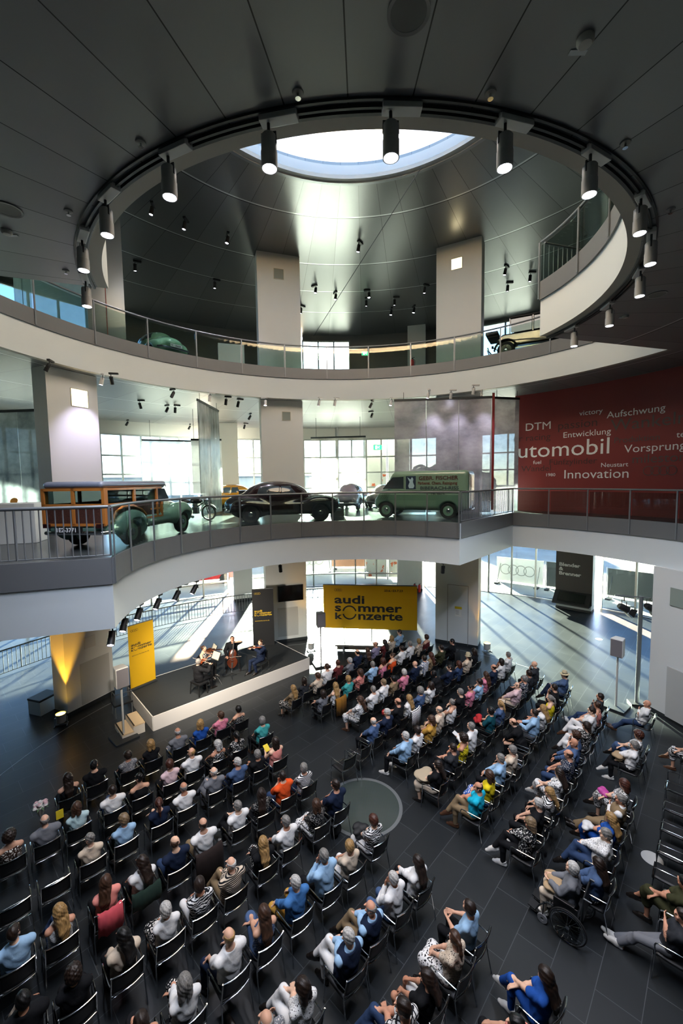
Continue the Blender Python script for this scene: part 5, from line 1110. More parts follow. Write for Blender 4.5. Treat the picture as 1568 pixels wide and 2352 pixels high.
# ---- materials: one per kind of cloth, coloured per object
def objcol(g): return g.n('ShaderNodeObjectInfo').outputs['Color']
def person_mats():
    m, g = newmat('skin', rough=.5, spec=.35); c = objcol(g); g.put(g.b.inputs['Base Color'], c)
    g.b.inputs['Subsurface Weight'].default_value = 0.0
    mat('eye_dark', '#1c1512', rough=.2); mat('lip', '#9a5a52', rough=.5)
    m, g = newmat('hair_strands', rough=.45, spec=.4); c = objcol(g); x = g.sep(g.obj())
    cv = g.n('ShaderNodeCombineXYZ'); g.put(cv.inputs[0], g.math('MULTIPLY', x[0], 110.0)); g.put(cv.inputs[1], g.math('MULTIPLY', x[1], 60.0)); g.put(cv.inputs[2], g.math('MULTIPLY', x[2], 7.0))
    n = g.noise(cv.outputs[0], 1.0, 4); mm = g.n('ShaderNodeMix', data_type='RGBA', blend_type='MULTIPLY'); mm.inputs[0].default_value = 1.0
    g.put(mm.inputs[6], c); g.put(mm.inputs[7], g.ramp(n, [(.3, '#8f8f8f'), (.7, '#ffffff')])); g.put(g.b.inputs['Base Color'], mm.outputs[2]); g.bump(n, .35, .01)
    m, g = newmat('cloth', rough=.85, spec=.2); g.put(g.b.inputs['Base Color'], objcol(g)); g.bump(g.noise(g.obj(), 14, 4), .35, .02)
    def pat(name, second, fn):
        m, g = newmat(name, rough=.85, spec=.2); g.put(g.b.inputs['Base Color'], g.mix(fn(g), objcol(g), lin(second))); g.bump(g.noise(g.obj(), 14, 4), .3, .02)
    flor = lambda s, th: (lambda g: g.math('GREATER_THAN', g.noise(g.obj(), s, 2), th))
    def dots(s):
        def f(g):
            v = g.n('ShaderNodeTexVoronoi'); v.inputs['Scale'].default_value = s; g.put(v.inputs['Vector'], g.obj()); return g.math('LESS_THAN', v.outputs[0], .3)
        return f
    def stripes(s, axis=2, dist=0.0):
        def f(g):
            x = g.sep(g.obj()); a = g.math('MULTIPLY', x[axis], s)
            if dist: a = g.math('ADD', a, g.math('MULTIPLY', g.noise(g.obj(), 9, 2), dist))
            return g.math('GREATER_THAN', g.math('FRACT', g.math('ADD', a, 50.0)), .5)
        return f
    def check(s, w):
        def f(g):
            x = g.sep(g.obj()); q = [g.math('GREATER_THAN', g.math('FRACT', g.math('MULTIPLY_ADD', x[k], s, 50.0)), w) for k in (0, 2)]
            return g.math('MAXIMUM', q[0], q[1])
        return f
    for tone, sec in (('dark', '#15161a'), ('light', '#dcd9d2'), ('pink', '#c46a7c')):
        pat('cloth_floral_' + tone, sec, flor(34, .57)); pat('cloth_dots_' + tone, sec, dots(48)); pat('cloth_stripes_' + tone, sec, stripes(30))
        pat('cloth_zebra_' + tone, sec, stripes(22, 2, 3.0)); pat('cloth_check_' + tone, sec, check(17, .72)); pat('cloth_spots_' + tone, sec, flor(50, .5))
    mat('shoe_leather', '#17120f', rough=.4); mat('shoe_white', '#c9c7c2', rough=.6); mat('shoe_brown', '#4b2f1d', rough=.45)
    m, g = newmat('straw', col='#b6a988', rough=.8); mat('hat_band', '#23262a', rough=.7)
person_mats()
HC = {'k': '#0f0c0b', 'd': '#2a1c14', 'b': '#4a3020', 'y': '#b08a55', 'g': '#8b8781', 'w': '#cfccc6', 'r': '#50291b', 'a': '#8c7456'}
CC = {'f': '#33241d', 's': '#3f6fa6', 'k': '#101114', 'd': '#2b2d31', 'g': '#6c6e73', 'w': '#d9d8d6', 'o': '#c9b8a3', 'n': '#152036', 'b': '#1c4a96', 'z': '#43587a', 'l': '#94b6d4', 'm': '#a9c3c6', 't': '#3f9a97',
      'h': '#0e4650', 'p': '#cf7d93', 'q': '#d3b6b8', 'e': '#d9897e', 'x': '#d9501f', 'y': '#b58a3c', 'v': '#d8c21f', 'u': '#18a8c4', 'c': '#7d6a50', 'i': '#33341f', 'r': '#7d7890', 'a': '#5b2626', 'j': '#2b3d5c'}
SK = ['#c99a7f', '#d4a68b', '#b98468', '#c48f74', '#dab094']
TOPK = {'T': ('tee', 't_shirt'), 'S': ('shirt', 'shirt'), 'K': ('tank', 'sleeveless_top'), 'J': ('jacket', 'jacket'), 'V': ('vest', 'vest')}
BOTK = {'T': ('trousers', 'trousers'), 'K': ('skirt', 'skirt'), 'H': ('shorts', 'shorts')}
PATN = {'f': 'floral', 'd': 'dots', 's': 'stripes', 'z': 'zebra', 'c': 'check', 'p': 'spots'}
def clothmat(code):
    """'kf' = black base with floral second tone"""
    if len(code) == 1: return MATS['cloth']
    b = lin(CC[code[0]]); lum = b[0] * .3 + b[1] * .6 + b[2] * .1
    tone = 'pink' if code == 'pf' else ('light' if lum < .2 else 'dark')
    return MATS['cloth_%s_%s' % (PATN[code[1]], tone)]
X_ = [(.05, .33, .665), (-.04, .31, .66)]
FLAT = [(.11, .44, .085), (-.11, .43, .085)]; CR = [(-.14, .60, .36), (-.09, .43, .085)]; CL = [(.09, .43, .085), (.14, .60, .36)]; EXT = [(.03, .80, .09), (-.05, .74, .085)]
def mkpose(code, sex):
    s = 1
    if code == 'A': return pose(sex, 12, X_, FLAT)
    if code == 'a': return pose(sex, 12, X_, FLAT, head=(-24, 4))
    if code == 'b': return pose(sex, 14, [(.1, .36, .655), (-.1, .34, .655)], [(.13, .5, .085), (-.14, .38, .085)], head=(22, 6))
    if code == 'B': return pose(sex, 14, [(.02, .36, .72), (.10, .30, .74)], CR, crossed=1, toes=[(-.35, 1, -.5), (-.1, 1, -.14)], head=(14, 4))
    if code == 'C': return pose(sex, 14, [(-.08, .32, .73), (.0, .35, .75)], CL, crossed=1, toes=[(.1, 1, -.14), (.35, 1, -.5)], head=(-12, 4))
    if code == 'D': return pose(sex, 20, [(-.13, .10, .86), (.13, .12, .84)], EXT, palms=[(0, -1, 0), (0, -1, 0)], elbow=(.7, .3, -.8), toes=[(.05, 1, .25), (-.1, 1, .25)], head=(10, 0), P0=(0, .05, .53))
    if code == 'E': return pose(sex, 6, [(.06, .13, 1.02), (-.02, .16, .96)], FLAT, palms=[(-.3, -1, 0), (.3, -1, 0)], hdirs=[(-.25, 0, 1), (.2, 0, 1)], elbow=(.9, .1, -1), head=(-8, -6))
    if code == 'F': return pose(sex, -22, [(.03, .50, .58), (-.03, .48, .58)], FLAT, elbow=(.9, .2, .2), head=(0, -14), hfwd=.07)
    if code == 'G': return pose(sex, 8, [(.09, .33, .76), (-.09, .33, .76)], FLAT, palms=[(-.7, 0, .6), (.7, 0, .6)], head=(0, -16))
    if code == 'H': return pose(sex, 10, [(.15, .34, .655), (-.15, .33, .655)], [(.19, .45, .085), (-.19, .45, .085)], head=(6, 2))
BODY = {}
def get_pose(code, sex):
    k = (code if isinstance(code, str) else id(code), sex)
    if k not in BODY: BODY[k] = {'J': mkpose(code, sex) if isinstance(code, str) else code}
    return BODY[k]
def face_index(V, Q, J):
    """eyes, brows and lips as material zones of the one body mesh"""
    c = V[Q].mean(1); HR = headR(J); l = (c - J['hd']) @ HR; mi = np.zeros(len(Q), np.int32)
    for s in (1, -1): mi[(np.hypot((l[:, 0] - s * .032) / .014, (l[:, 2] - .008) / .007) < 1) & (l[:, 1] > .055)] = 1
    mi[(np.hypot(l[:, 0] / .024, (l[:, 2] + .062) / .008) < 1) & (l[:, 1] > .07)] = 2
    return mi
HB = .0078
def body_mesh(B):
    if 'body' not in B:
        V, Q = body_field(B['J'], HB).surf(); B['body'] = mesh_np('person', V, Q, [MATS['skin'], MATS['eye_dark'], MATS['lip']], midx=face_index(V, Q, B['J']))
    return B['body']
def cloth_mesh(B, kind):
    if kind not in B: V, Q = cloth_field(B['J'], kind, .0095).surf(); B[kind] = mesh_np(kind, V, Q, [MATS['cloth']])
    return B[kind]
def shoe_mesh(B, i):
    k = 'shoe%d' % i
    if k not in B: V, Q = shoe_field(B['J'], i, .007).surf(); B[k] = mesh_np('shoe', V, Q, [MATS['shoe_leather']])
    return B[k]
HAIR = {}
def hair_mesh(k):
    if k not in HAIR: V, Q = hair_field(k).surf(); HAIR[k] = mesh_np('hair', V, Q, [MATS['hair_strands']])
    return HAIR[k]
def hat_mesh(k):
    if ('hat', k) not in HAIR:
        mb = MB()
        if k == 'H':
            mb.lathe([(.082, .0), (.150, -.012), (.152, -.006), (.086, .008), (.084, .04)], 28); mb.m = 1; mb.lathe([(.0855, .006), (.0855, .035)], 28); mb.m = 0
            mb.lathe([(.084, .035), (.078, .085), (.06, .108), (.03, .104), (0, .098)], 28)
        else: mb.lathe([(.12, -.06), (.125, -.055), (.098, -.01), (.095, .04), (.07, .085), (.03, .1), (0, .102)], 28)
        HAIR[('hat', k)] = mb.mesh([MATS['straw'], MATS['hat_band']], 40, 'hat')
    return HAIR[('hat', k)]
def child(name, me, par, color=None, M=None, mt=None):
    o = ob(name, me, par, M=M)
    if color: o.color = lin(color)
    if mt is not None: o.material_slots[0].link = 'OBJECT'; o.material_slots[0].material = mt
    return o
rnd = random.Random(5)
def person(code, sex, hair, hc, top, bot, skin, label, loc, rz, group=None, scale=1.0, shoe='shoe_leather', tri=False, cat='person'):
    B = get_pose(code, sex); J = B['J']
    p = ob('person', body_mesh(B), None, loc, rz); p.scale = (scale,) * 3; p.color = lin(skin); tag(p, label, cat, group)
    k, nm = TOPK[top[0]]; c = top[1:]
    if k == 'vest': child('shirt', cloth_mesh(B, 'shirt'), p, CC['w' if c != 'n' else 'l'], mt=MATS['cloth'])
    child(nm, cloth_mesh(B, k), p, CC[c[0]], mt=clothmat(c))
    k, nm = BOTK[bot[0]]; c = bot[1:]; child(nm, cloth_mesh(B, k), p, CC[c[0]], mt=clothmat(c))
    for i in (0, 1): child('shoe', shoe_mesh(B, i), p, mt=MATS[shoe])
    HM = Matrix.Translation(J['hd']) @ Matrix(headR(J).tolist()).to_4x4()
    if hair != 'Z': child('hair', hair_mesh(hair), p, HC[hc], M=HM)
    if hair in 'HG': child('hat', hat_mesh(hair), p, M=HM @ Matrix.Translation((0, -.012, .068)))
    return p
# ------------------------------------------------------------------ audience chairs: one chair with parts, then copies
CHAIRS = []
def make_chair():
    t = thing('audience_chair', 'chair', 'chair')
    leather = mat('black_leather', '#0d0e10', rough=.5, spec=.4)
    mb = MB(); rows = []
    for i in range(7):
        y = -.20 + .44 * i / 6; z = .455 + (-.012 if 0 < i < 5 else 0) - (.02 if i == 6 else 0); rows.append([(-.212 + .424 * j / 5, y, z - (.01 if 0 < j < 5 else 0)) for j in range(6)])
    mb.grid(rows); o = mb.obj('seat', leather, t, smooth=60); o.modifiers.new('thick', 'SOLIDIFY').thickness = .03
    mb = MB(); rows = []
    for i in range(6):
        z = .52 + .33 * i / 5; rows.append([((-.226 + .452 * j / 8), -.225 - .075 * (i / 5) - .045 * (1 - ((j - 4) / 4) ** 2), z) for j in range(9)])
    mb.grid(rows); o = mb.obj('backrest', leather, t, smooth=60); o.modifiers.new('thick', 'SOLIDIFY').thickness = .018
    def rail(z, yo, n=8): return [((-.23 + .46 * j / n), -.228 - .075 * ((z - .52) / .33) - .045 * (1 - ((j - n / 2) / (n / 2)) ** 2) + yo, z) for j in range(n + 1)]
    mb = MB(); mb.tube(rail(.855, 0), .011, 7); o = mb.obj('top_rail', CHROME, t, smooth=50)
    mb = MB(); mb.tube(rail(.49, -.012), .010, 7); mb.obj('back_rail', CHROME, t, smooth=50)
    for s in (1, -1):
        mb = MB(); mb.tube([(s * .23, -.30, .86), (s * .234, -.24, .56), (s * .238, -.225, .46), (s * .246, -.27, .22), (s * .252, -.315, .01)], .011, 7); mb.obj('leg', CHROME, t, smooth=50)
        mb = MB(); mb.tube([(s * .248, .20, .66), (s * .25, .215, .62), (s * .25, .205, .45), (s * .252, .225, .2), (s * .258, .24, .01)], .011, 7); mb.obj('leg', CHROME, t, smooth=50)
        mb = MB(); mb.tube([(s * .234, -.265, .68), (s * .246, -.2, .685), (s * .252, .05, .68), (s * .25, .17, .678), (s * .248, .20, .66)], .012, 7); mb.obj('armrest', CHROME, t, smooth=50)
    mb = MB(); mb.tube([(-.212, .2, .435), (.212, .2, .435)], .009, 6); mb.tube([(-.226, -.22, .435), (.226, -.22, .435)], .009, 6); mb.obj('seat_frame', CHROME, t, smooth=50)
    return t
# table of seated people: x, y, turn, sex, hair, hair colour, top, bottom, pose | clothing
AUD = '''
-6.78 9.57 132 f L d Kk Tk A|black halter top beside a bouquet
-6.39 10.01 132 m S k Tk Tk a|plain black tee
-5.81 10.49 132 f F d Tgd Tk b|grey speckled top
-5.37 10.88 132 f M y Sk Tk A|black long-sleeved top
-5.48 9.17 132 m S d Tw Tj B|white tee with one leg crossed
-5.04 9.56 132 f U k Kk Kk b|halter top tied with red ribbon
-6.45 8.33 132 m R g Jg Tg A|charcoal suit jacket and white collar
-6.02 8.72 132 f M b Sm Tk a|pale mint blouse
-4.78 8.32 132 f F a Sl Tk b|rumpled sky blue shirt
-4.23 8.78 132 f P r Tn Tk C|navy top with thin shoulder strap
-6.89 7.94 132 f C d Kff Tk a|dark brown floral sleeveless top
-5.23 7.90 132 f U g So Tk b|off-white blouse and yellow hair clip
-4.83 11.40 132 m R w Tg Tg A|heather grey tee
-4.31 11.79 132 f M y Tb Tn a|royal blue top
-3.86 12.26 132 f F b Tpf Tk b|bright pink floral blouse
-3.40 12.62 132 f F k Kkd Tk A|black beaded sleeveless top and choker
-2.50 11.87 132 f F g Tt Tk a|teal green top
-3.54 10.86 132 f M w Kkf Tk b|black top with pink flowers
-3.11 11.26 132 f P k Tkf Kk A|black blossom print dress
-1.93 10.84 132 f L d Ke Kn G|peach strapless top holding yellow leaflet
-4.10 10.45 132 m R y Sw Tk b|crisp white shirt leaning right
-4.50 10.02 132 f F r Tq Tk A|faded pink blouse
-2.37 10.45 132 f F g Tk Tk C|loose black blouse
-2.80 10.06 132 m S w Tz Tn b|steel blue polo shirt
-3.29 9.72 132 m R w Sg Tg B|pale grey button shirt
-1.08 9.89 132 f F g Tws Tn a|navy and white fine striped top
-1.53 9.52 132 m S d Tx Tj E|bright orange tee, hands at face
-3.83 9.21 132 m R g Tw Tk A|round-neck white tee
-1.98 9.03 132 f L d Skd Tk a|black pin-dotted blouse
-2.45 8.67 132 m S g Tw Tk B|white polo shirt with raised collar
-3.01 8.12 132 m R d Tw Tc A|white collared shirt, brown jacket behind
-0.70 8.71 132 f M b Skd Kwf a|black sequin top and patterned skirt
-1.30 8.18 132 m S g Tw Tk H|bright white tee with rolled sleeves
-0.27 9.13 132 m S d Tn Tk H|dark navy polo beside the glass disc
-3.43 7.71 132 m R b Tn Tj a|ink blue tee leaning left
-1.71 7.76 132 f L y Jk Kkf C|black cardigan over a floral dress
-2.21 7.24 132 m R w Sos Tc B|black, cream and grey striped shirt
-2.66 6.87 132 f F d Twz Tw a|zebra print blouse
-0.44 7.30 132 m S g Sl Tk E|light blue shirt, hands together
-0.95 6.85 132 m S w Ss Ty H|mid blue shirt and mustard trousers
-1.44 6.39 132 f L b Kzd Kz C|blue dotted sleeveless dress and brown strap
-1.89 5.97 132 m R y Tw Tn H|thin white jersey with rolled sleeves
-3.10 6.48 132 f F w Sw Kkf A|white dotted blouse and floral skirt
-2.40 5.44 132 f M g Sw Kkf C|white blouse with black bag strap
-0.71 5.37 132 f M d Twd Tw B|white chain-print blouse and white trousers
-1.16 4.99 132 m R g Sgd Tg D|grey dotted shirt, grey trousers outstretched
-4.38 6.96 132 f L b Te Tk a|coral lace top, coral cardigan behind
-3.91 7.32 132 f L d Tw Tk b|white tee, dark green jacket behind
-4.88 6.46 132 f L y Kwd Tj B|black and white dotted top, jeans
-5.34 6.09 132 m S d Sl Tk a|light blue shirt by the photo's left edge
-3.60 6.06 132 f L k Jo Tk b|beige cardigan slipping off
-4.07 5.59 132 f C d Jk Tk A|black knit top and grey scarf
-4.54 5.24 132 m S k Jk To B|black suit jacket and beige shoes
-2.83 5.05 132 f M d Kk Kk C|black racerback top and sandals
0.53 8.25 132 f F r Twz Tw A|black and white zigzag top
0.02 7.66 132 f F y To Tw a|cream top with short sleeves
1.27 7.28 132 f L d Sw Tk C|white blouse and black cropped trousers
0.82 6.90 132 m S w Sw Tz E|white linen shirt, hands steepled
0.33 6.44 132 m R g Vn Tc B|navy knit vest over pale shirt
-0.05 5.99 132 m S w Vn Tw B|navy quilted vest over white shirt
2.01 6.41 132 f F d Tl Tk G|pale blue blouse, fiddling with fingers
1.62 5.97 132 f P b Tod Kwf a|cream dotted blouse and monochrome skirt
1.08 5.50 132 f L d Tk Hw b|black tee and white shorts
0.66 5.08 132 m S d Twc Tj B|white grid-check shirt and jeans
0.80 11.79 137 m R w Sz Tk a|faded denim shirt
1.23 12.18 137 m S w Tn Tk b|ink navy jersey
1.63 10.93 137 m S w Sl Tk H|pale grey-blue shirt and trainers
2.03 11.36 137 f F d Tw Tk a|white scoop-neck tee
2.50 11.80 137 f M b Ty Tk b|mustard yellow blouse
2.86 12.27 137 m R g To Tc A|ecru polo shirt
3.39 12.77 137 f U g Kw Tk a|white sleeveless top with black trim
3.59 11.36 137 m S g Sw Tk G|white shirt reading a leaflet
3.20 10.91 137 f C d Kvf Tk A|yellow and white floral sleeveless top
2.79 10.50 137 m S d Td Tk B|charcoal marl tee
2.26 9.92 137 f L d Tk Ko b|black top, beige jacket on lap
3.89 10.05 137 m S g Sl Tk A|cornflower blue shirt
3.41 9.49 137 f M b Tv Kbf a|lemon yellow tee and blue floral skirt
2.99 9.08 137 m R d Tu Tc B|turquoise tee and khaki trousers
4.46 12.22 137 f F k Th Tk G|dark teal top holding red cloth
4.89 12.62 137 f P y Tz Tk a|washed denim top
4.34 10.43 137 f F g To Tk b|beige blouse
5.15 11.46 137 m R b Sk Tk F|black shirt, elbows on knees
5.69 11.98 137 m S d Sl Tg G|sky blue shirt holding a floral bag
6.10 12.39 137 f L y Tw Tk C|snug white tee
6.63 12.95 137 f P g Kv Tk A|sunny yellow sleeveless top
7.06 13.45 137 m S d Tk Tk E|black polo shirt
7.80 14.33 137 m H d Sz Tn B|blue shirt and straw hat
8.21 12.96 137 m S d Sd Tj D|dark print shirt and blue jeans
7.85 12.49 137 f U b Ke Tj a|peach sleeveless top
7.42 12.09 137 m S d Tw Tw B|white tee and cream trousers
6.86 11.40 137 f M d Tkf Tw B|black and white flowered top
6.42 11.01 137 f C b Tz Tk E|azure blue top
6.02 10.55 137 m Z b Sz Tk b|slate blue shirt
5.64 10.09 137 m R b Tnd Tj A|navy shirt with white leaf print
5.11 9.56 137 f L d Twf Kwf C|white and black blotched dress
4.59 8.99 137 f L y Tws Tk b|grey striped blouse
4.16 8.60 137 m S w Tk Tk A|black tee, hands clasped
3.73 8.08 137 f M a Skf Tk B|black and silver camouflage blouse
9.42 12.53 137 m Z b Sw Tj D|white shirt, arms folded, by the column
8.06 11.00 137 f C r Twf Kz C|white floral top and denim skirt
7.65 10.58 137 f F g Sw Tk B|white blouse and black trousers, beige bag
6.40 9.15 137 f M r Twp Kwp C|leopard print dress and pink bag
6.01 8.71 137 m S g Vc Tc D|brown waistcoat over white shirt
5.50 8.23 137 f L y Tb Kb C|cobalt blue dress and small white bag
5.07 7.75 137 m S g Swd Tj B|pale patterned shirt and jeans
9.50 10.78 137 f M d Tw Kwc C|white top and checked skirt
4.61 7.19 137 f L d Jz Kkf a|denim jacket and dark floral skirt
5.84 6.78 137 f U k Ti Ki C|olive green dress and black sandals
5.37 6.27 137 m S d Td Tg D|dark grey tee, legs stretched out
2.76 5.47 132 f L d Tb Tb C|bright blue jumpsuit
2.10 4.89 132 m S k Te Tk b|coral top by the photo's bottom edge
3.71 18.27 137 f F b Ka Tk A|rust and grey sleeveless top
3.28 17.80 137 f F y Tof Tk a|small floral print top
4.66 17.56 137 m S k Jk Tk b|black suit jacket, sitting upright
4.04 16.91 137 m S d Ti Tk A|dark olive shirt
5.34 16.64 137 f M d Jk Tk a|dark cardigan over white top
4.94 16.20 137 m G d To Tk b|cream blouse and beige sun hat
3.50 16.37 137 f L r Tc Tk A|chocolate brown top
3.13 15.90 137 m S d Szc Tk a|blue and white checked shirt
3.93 15.19 137 m S d Sn Tk b|dark navy shirt
4.40 15.55 137 f M r Tj Tk A|leaf green top
6.59 16.24 137 m S g Tw Tk a|white polo at the row end
6.15 15.69 137 f M d Tw Tk E|white cap-sleeved top
5.58 15.11 137 m R d Tn Tk A|navy tee by the sunlit floor
5.13 14.63 137 f L b Tpf Tk a|pink and turquoise floral top
4.71 14.13 137 f F d Tl Tk b|pale blue denim waistcoat
2.97 14.00 137 f M d Tw Tk C|white puff-sleeved top
3.52 14.69 137 f L k Tk Kk F|black dress, leaning forward
4.28 13.74 137 f U k Tp Tk b|rose pink wrap top
3.80 13.29 137 m S g Tk Tk A|black crew-neck tee and glasses
2.52 13.51 137 f C g Tz Tk a|dusty blue top
7.19 15.14 137 m Z b Sd Tk E|dark grey overshirt
6.70 14.64 137 f F d Td Tk A|graphite tee
6.31 14.20 137 f F g Tnf Tk B|dark floral tee
5.89 13.79 137 m R d Sq To b|pale pink shirt and cream trousers
-1.82 13.90 137 f L y Sc Kkf A|tan top and dark floral skirt
-1.48 14.40 137 f M d Td Tk a|dark grey top, front of the right block
-1.02 14.76 137 f F b To Tk b|pale tee behind the dark grey top
-0.69 15.27 137 m S b Tw Tk A|white tee near the loudspeaker
-0.28 15.69 137 m S r Ta Tk a|maroon tee
0.18 16.06 137 f F w Sg Tk b|light grey top
0.51 16.56 137 m R d Sn Tk A|midnight blue shirt
0.96 16.94 137 f L b Td Tk a|plum dark top
1.32 17.42 137 m R b Sr Tk b|mauve grey shirt
1.77 17.79 137 f L d Ta Ka A|russet dress
2.17 18.22 137 f M y Tof Kw E|cream floral top, hand to head
2.54 18.77 137 m S d Tl Tk b|light blue tee before the yellow banner
2.41 17.01 137 m S d Sw Tk A|white rumpled shirt
2.83 17.43 137 m S g Sw Tk a|white office shirt
1.92 16.35 137 f U b Kx Tk b|burnt orange sleeveless top
1.50 15.94 137 f M r Kp Tk A|salmon pink sleeveless top
1.07 15.54 137 m S g Sl Tk a|ice blue shirt
0.54 14.95 137 f M b Tef Tk b|coral blotched blouse
0.10 14.39 137 f F y Tt Tk A|turquoise green top
-0.35 13.94 137 f L y Kw Tk a|white tank top, mustard jacket behind
-0.78 13.54 137 f M d Tg Tk C|taupe grey tee
2.70 15.51 137 m Z b Sn Tk A|navy crew-neck jumper
2.18 14.86 137 f F w Tp Tk a|pastel pink top
1.73 14.48 137 f F k Tc Tk b|dark brown tee
1.33 14.05 137 m S a Sw Tk A|white shirt with rolled sleeves
0.94 13.61 137 m S g Tw Tk a|white short-sleeved shirt with open collar
0.45 13.00 137 f L b Twf Kwf b|white and grey floral dress
2.08 13.13 137 f L y Tw Tk A|white tee, striped jacket behind
1.68 12.70 137 m R b Tk Tk G|black tee holding something red
'''
EMPTY = '''
-5.76 5.63 132|empty black chair, left of the person in light blue shirt by the photo's left edge
-5.68 7.47 132|empty black chair, left of the person in off-white blouse and yellow hair clip
-6.13 7.05 132|empty black chair, second seat left of the person in off-white blouse and yellow hair clip
-6.59 6.63 132|empty black chair, third seat left of the person in off-white blouse and yellow hair clip
-7.31 7.48 132|empty black chair, left of the person in dark brown floral sleeveless top
4.74 10.95 137|empty black chair, right beside the person in beige blouse
7.44 13.88 137|empty black chair, right beside the person in black polo shirt
4.04 11.78 137|empty black chair, right beside the person in white shirt reading a leaflet
5.37 13.23 137|empty black chair, right beside the person in washed denim top
0.40 11.30 137|empty black chair, left of the person in faded denim shirt
-0.05 10.88 132|empty black chair, second seat left of the person in faded denim shirt
8.36 9.86 137|empty black chair by the right edge, first from the checked skirt
7.82 9.23 137|empty black chair by the right edge, second from the checked skirt
7.31 8.65 137|empty black chair by the right edge, third from the checked skirt
6.81 8.10 137|empty black chair by the right edge, fourth from the checked skirt
6.33 7.58 137|empty black chair by the right edge, fifth from the checked skirt
'''
def ordw(n): return ['front', 'second', 'third', 'fourth', 'fifth', 'sixth', 'seventh', 'eighth', 'ninth', 'tenth', 'eleventh'][n]
def build_audience():
    proto = make_chair(); first = [True]
    def chair(x, y, rz, label, group):
        if first[0]: c = proto; first[0] = False; c.location = (x, y, 0); c.rotation_euler = (0, 0, rz)
        else: c = copy_tree(proto, (x, y, 0), rz)
        c['label'] = label; c['group'] = group; c['category'] = 'chair'; return c
    for k, l in enumerate(AUD.strip().split('\n')):
        a, desc = l.split('|'); f = a.split(); x, y, turn = float(f[0]), float(f[1]), float(f[2]); sex, hair, hc, top, bot, ps = f[3:9]
        rz = math.radians(turn - 90); j = rnd.Random if False else rnd
        shoe = 'shoe_white' if j.random() < .25 else ('shoe_brown' if j.random() < .2 else 'shoe_leather')
        person(ps, sex, hair, hc, top, bot, SK[k % 5], 'person in ' + desc, (x, y, 0.003), rz + j.uniform(-.06, .06), 'concert audience', j.uniform(.97, 1.04) * (1.0 if sex == 'm' else .96), shoe)
        if 'wheelchair' in desc: continue
        chair(x, y, rz, 'black chrome-framed chair under the person in ' + desc, 'audience chairs')
    for l in EMPTY.strip().split('\n'):
        a, desc = l.split('|'); f = a.split(); chair(float(f[0]), float(f[1]), math.radians(float(f[2]) - 90), desc, 'empty audience chairs')
build_audience()
# ------------------------------------------------------------------ the four musicians
def look(loc, target): return math.atan2(target[1] - loc[1], target[0] - loc[0]) - math.pi / 2
def at_stage(px, py): return along(px, py, SH)
fid = dict(hfwd=.05)
JV1 = pose('m', 4, [(.22, .36, 1.0), (-.13, .36, 1.07)], [(.12, .50, .085), (-.12, .33, .085)], hdirs=[(-.6, .5, .3), (.3, .1, 1)], palms=[(0, .2, -1), (.9, -.3, 0)], elbow=(.9, -.1, -.7), head=(16, -8))
JV2 = pose('f', 4, [(.24, .34, .98), (-.16, .38, 1.0)], FLAT, hdirs=[(-.6, .5, .3), (.3, .1, 1)], palms=[(0, .2, -1), (.9, -.3, 0)], elbow=(.9, -.1, -.7), head=(14, -10))
JCE = pose('m', 0, [(.24, .34, .62), (-.11, .19, 1.12)], [(.27, .42, .085), (-.27, .42, .085)], hdirs=[(-.3, .9, -.2), (.9, .2, .4)], palms=[(0, .1, -1), (0, -1, 0)], elbow=(1, .1, .1), head=(-5, -26), P0=(0, .0, .535))
WOOD_V = mat('violin_varnish', '#7d3514', rough=.22, coat=.5); WOOD_C = mat('cello_varnish', '#4d2415', rough=.2, coat=.6); EBONY = mat('ebony', '#0e0c0b', rough=.35); BOWW = mat('bow_wood', '#5a3320', rough=.4)
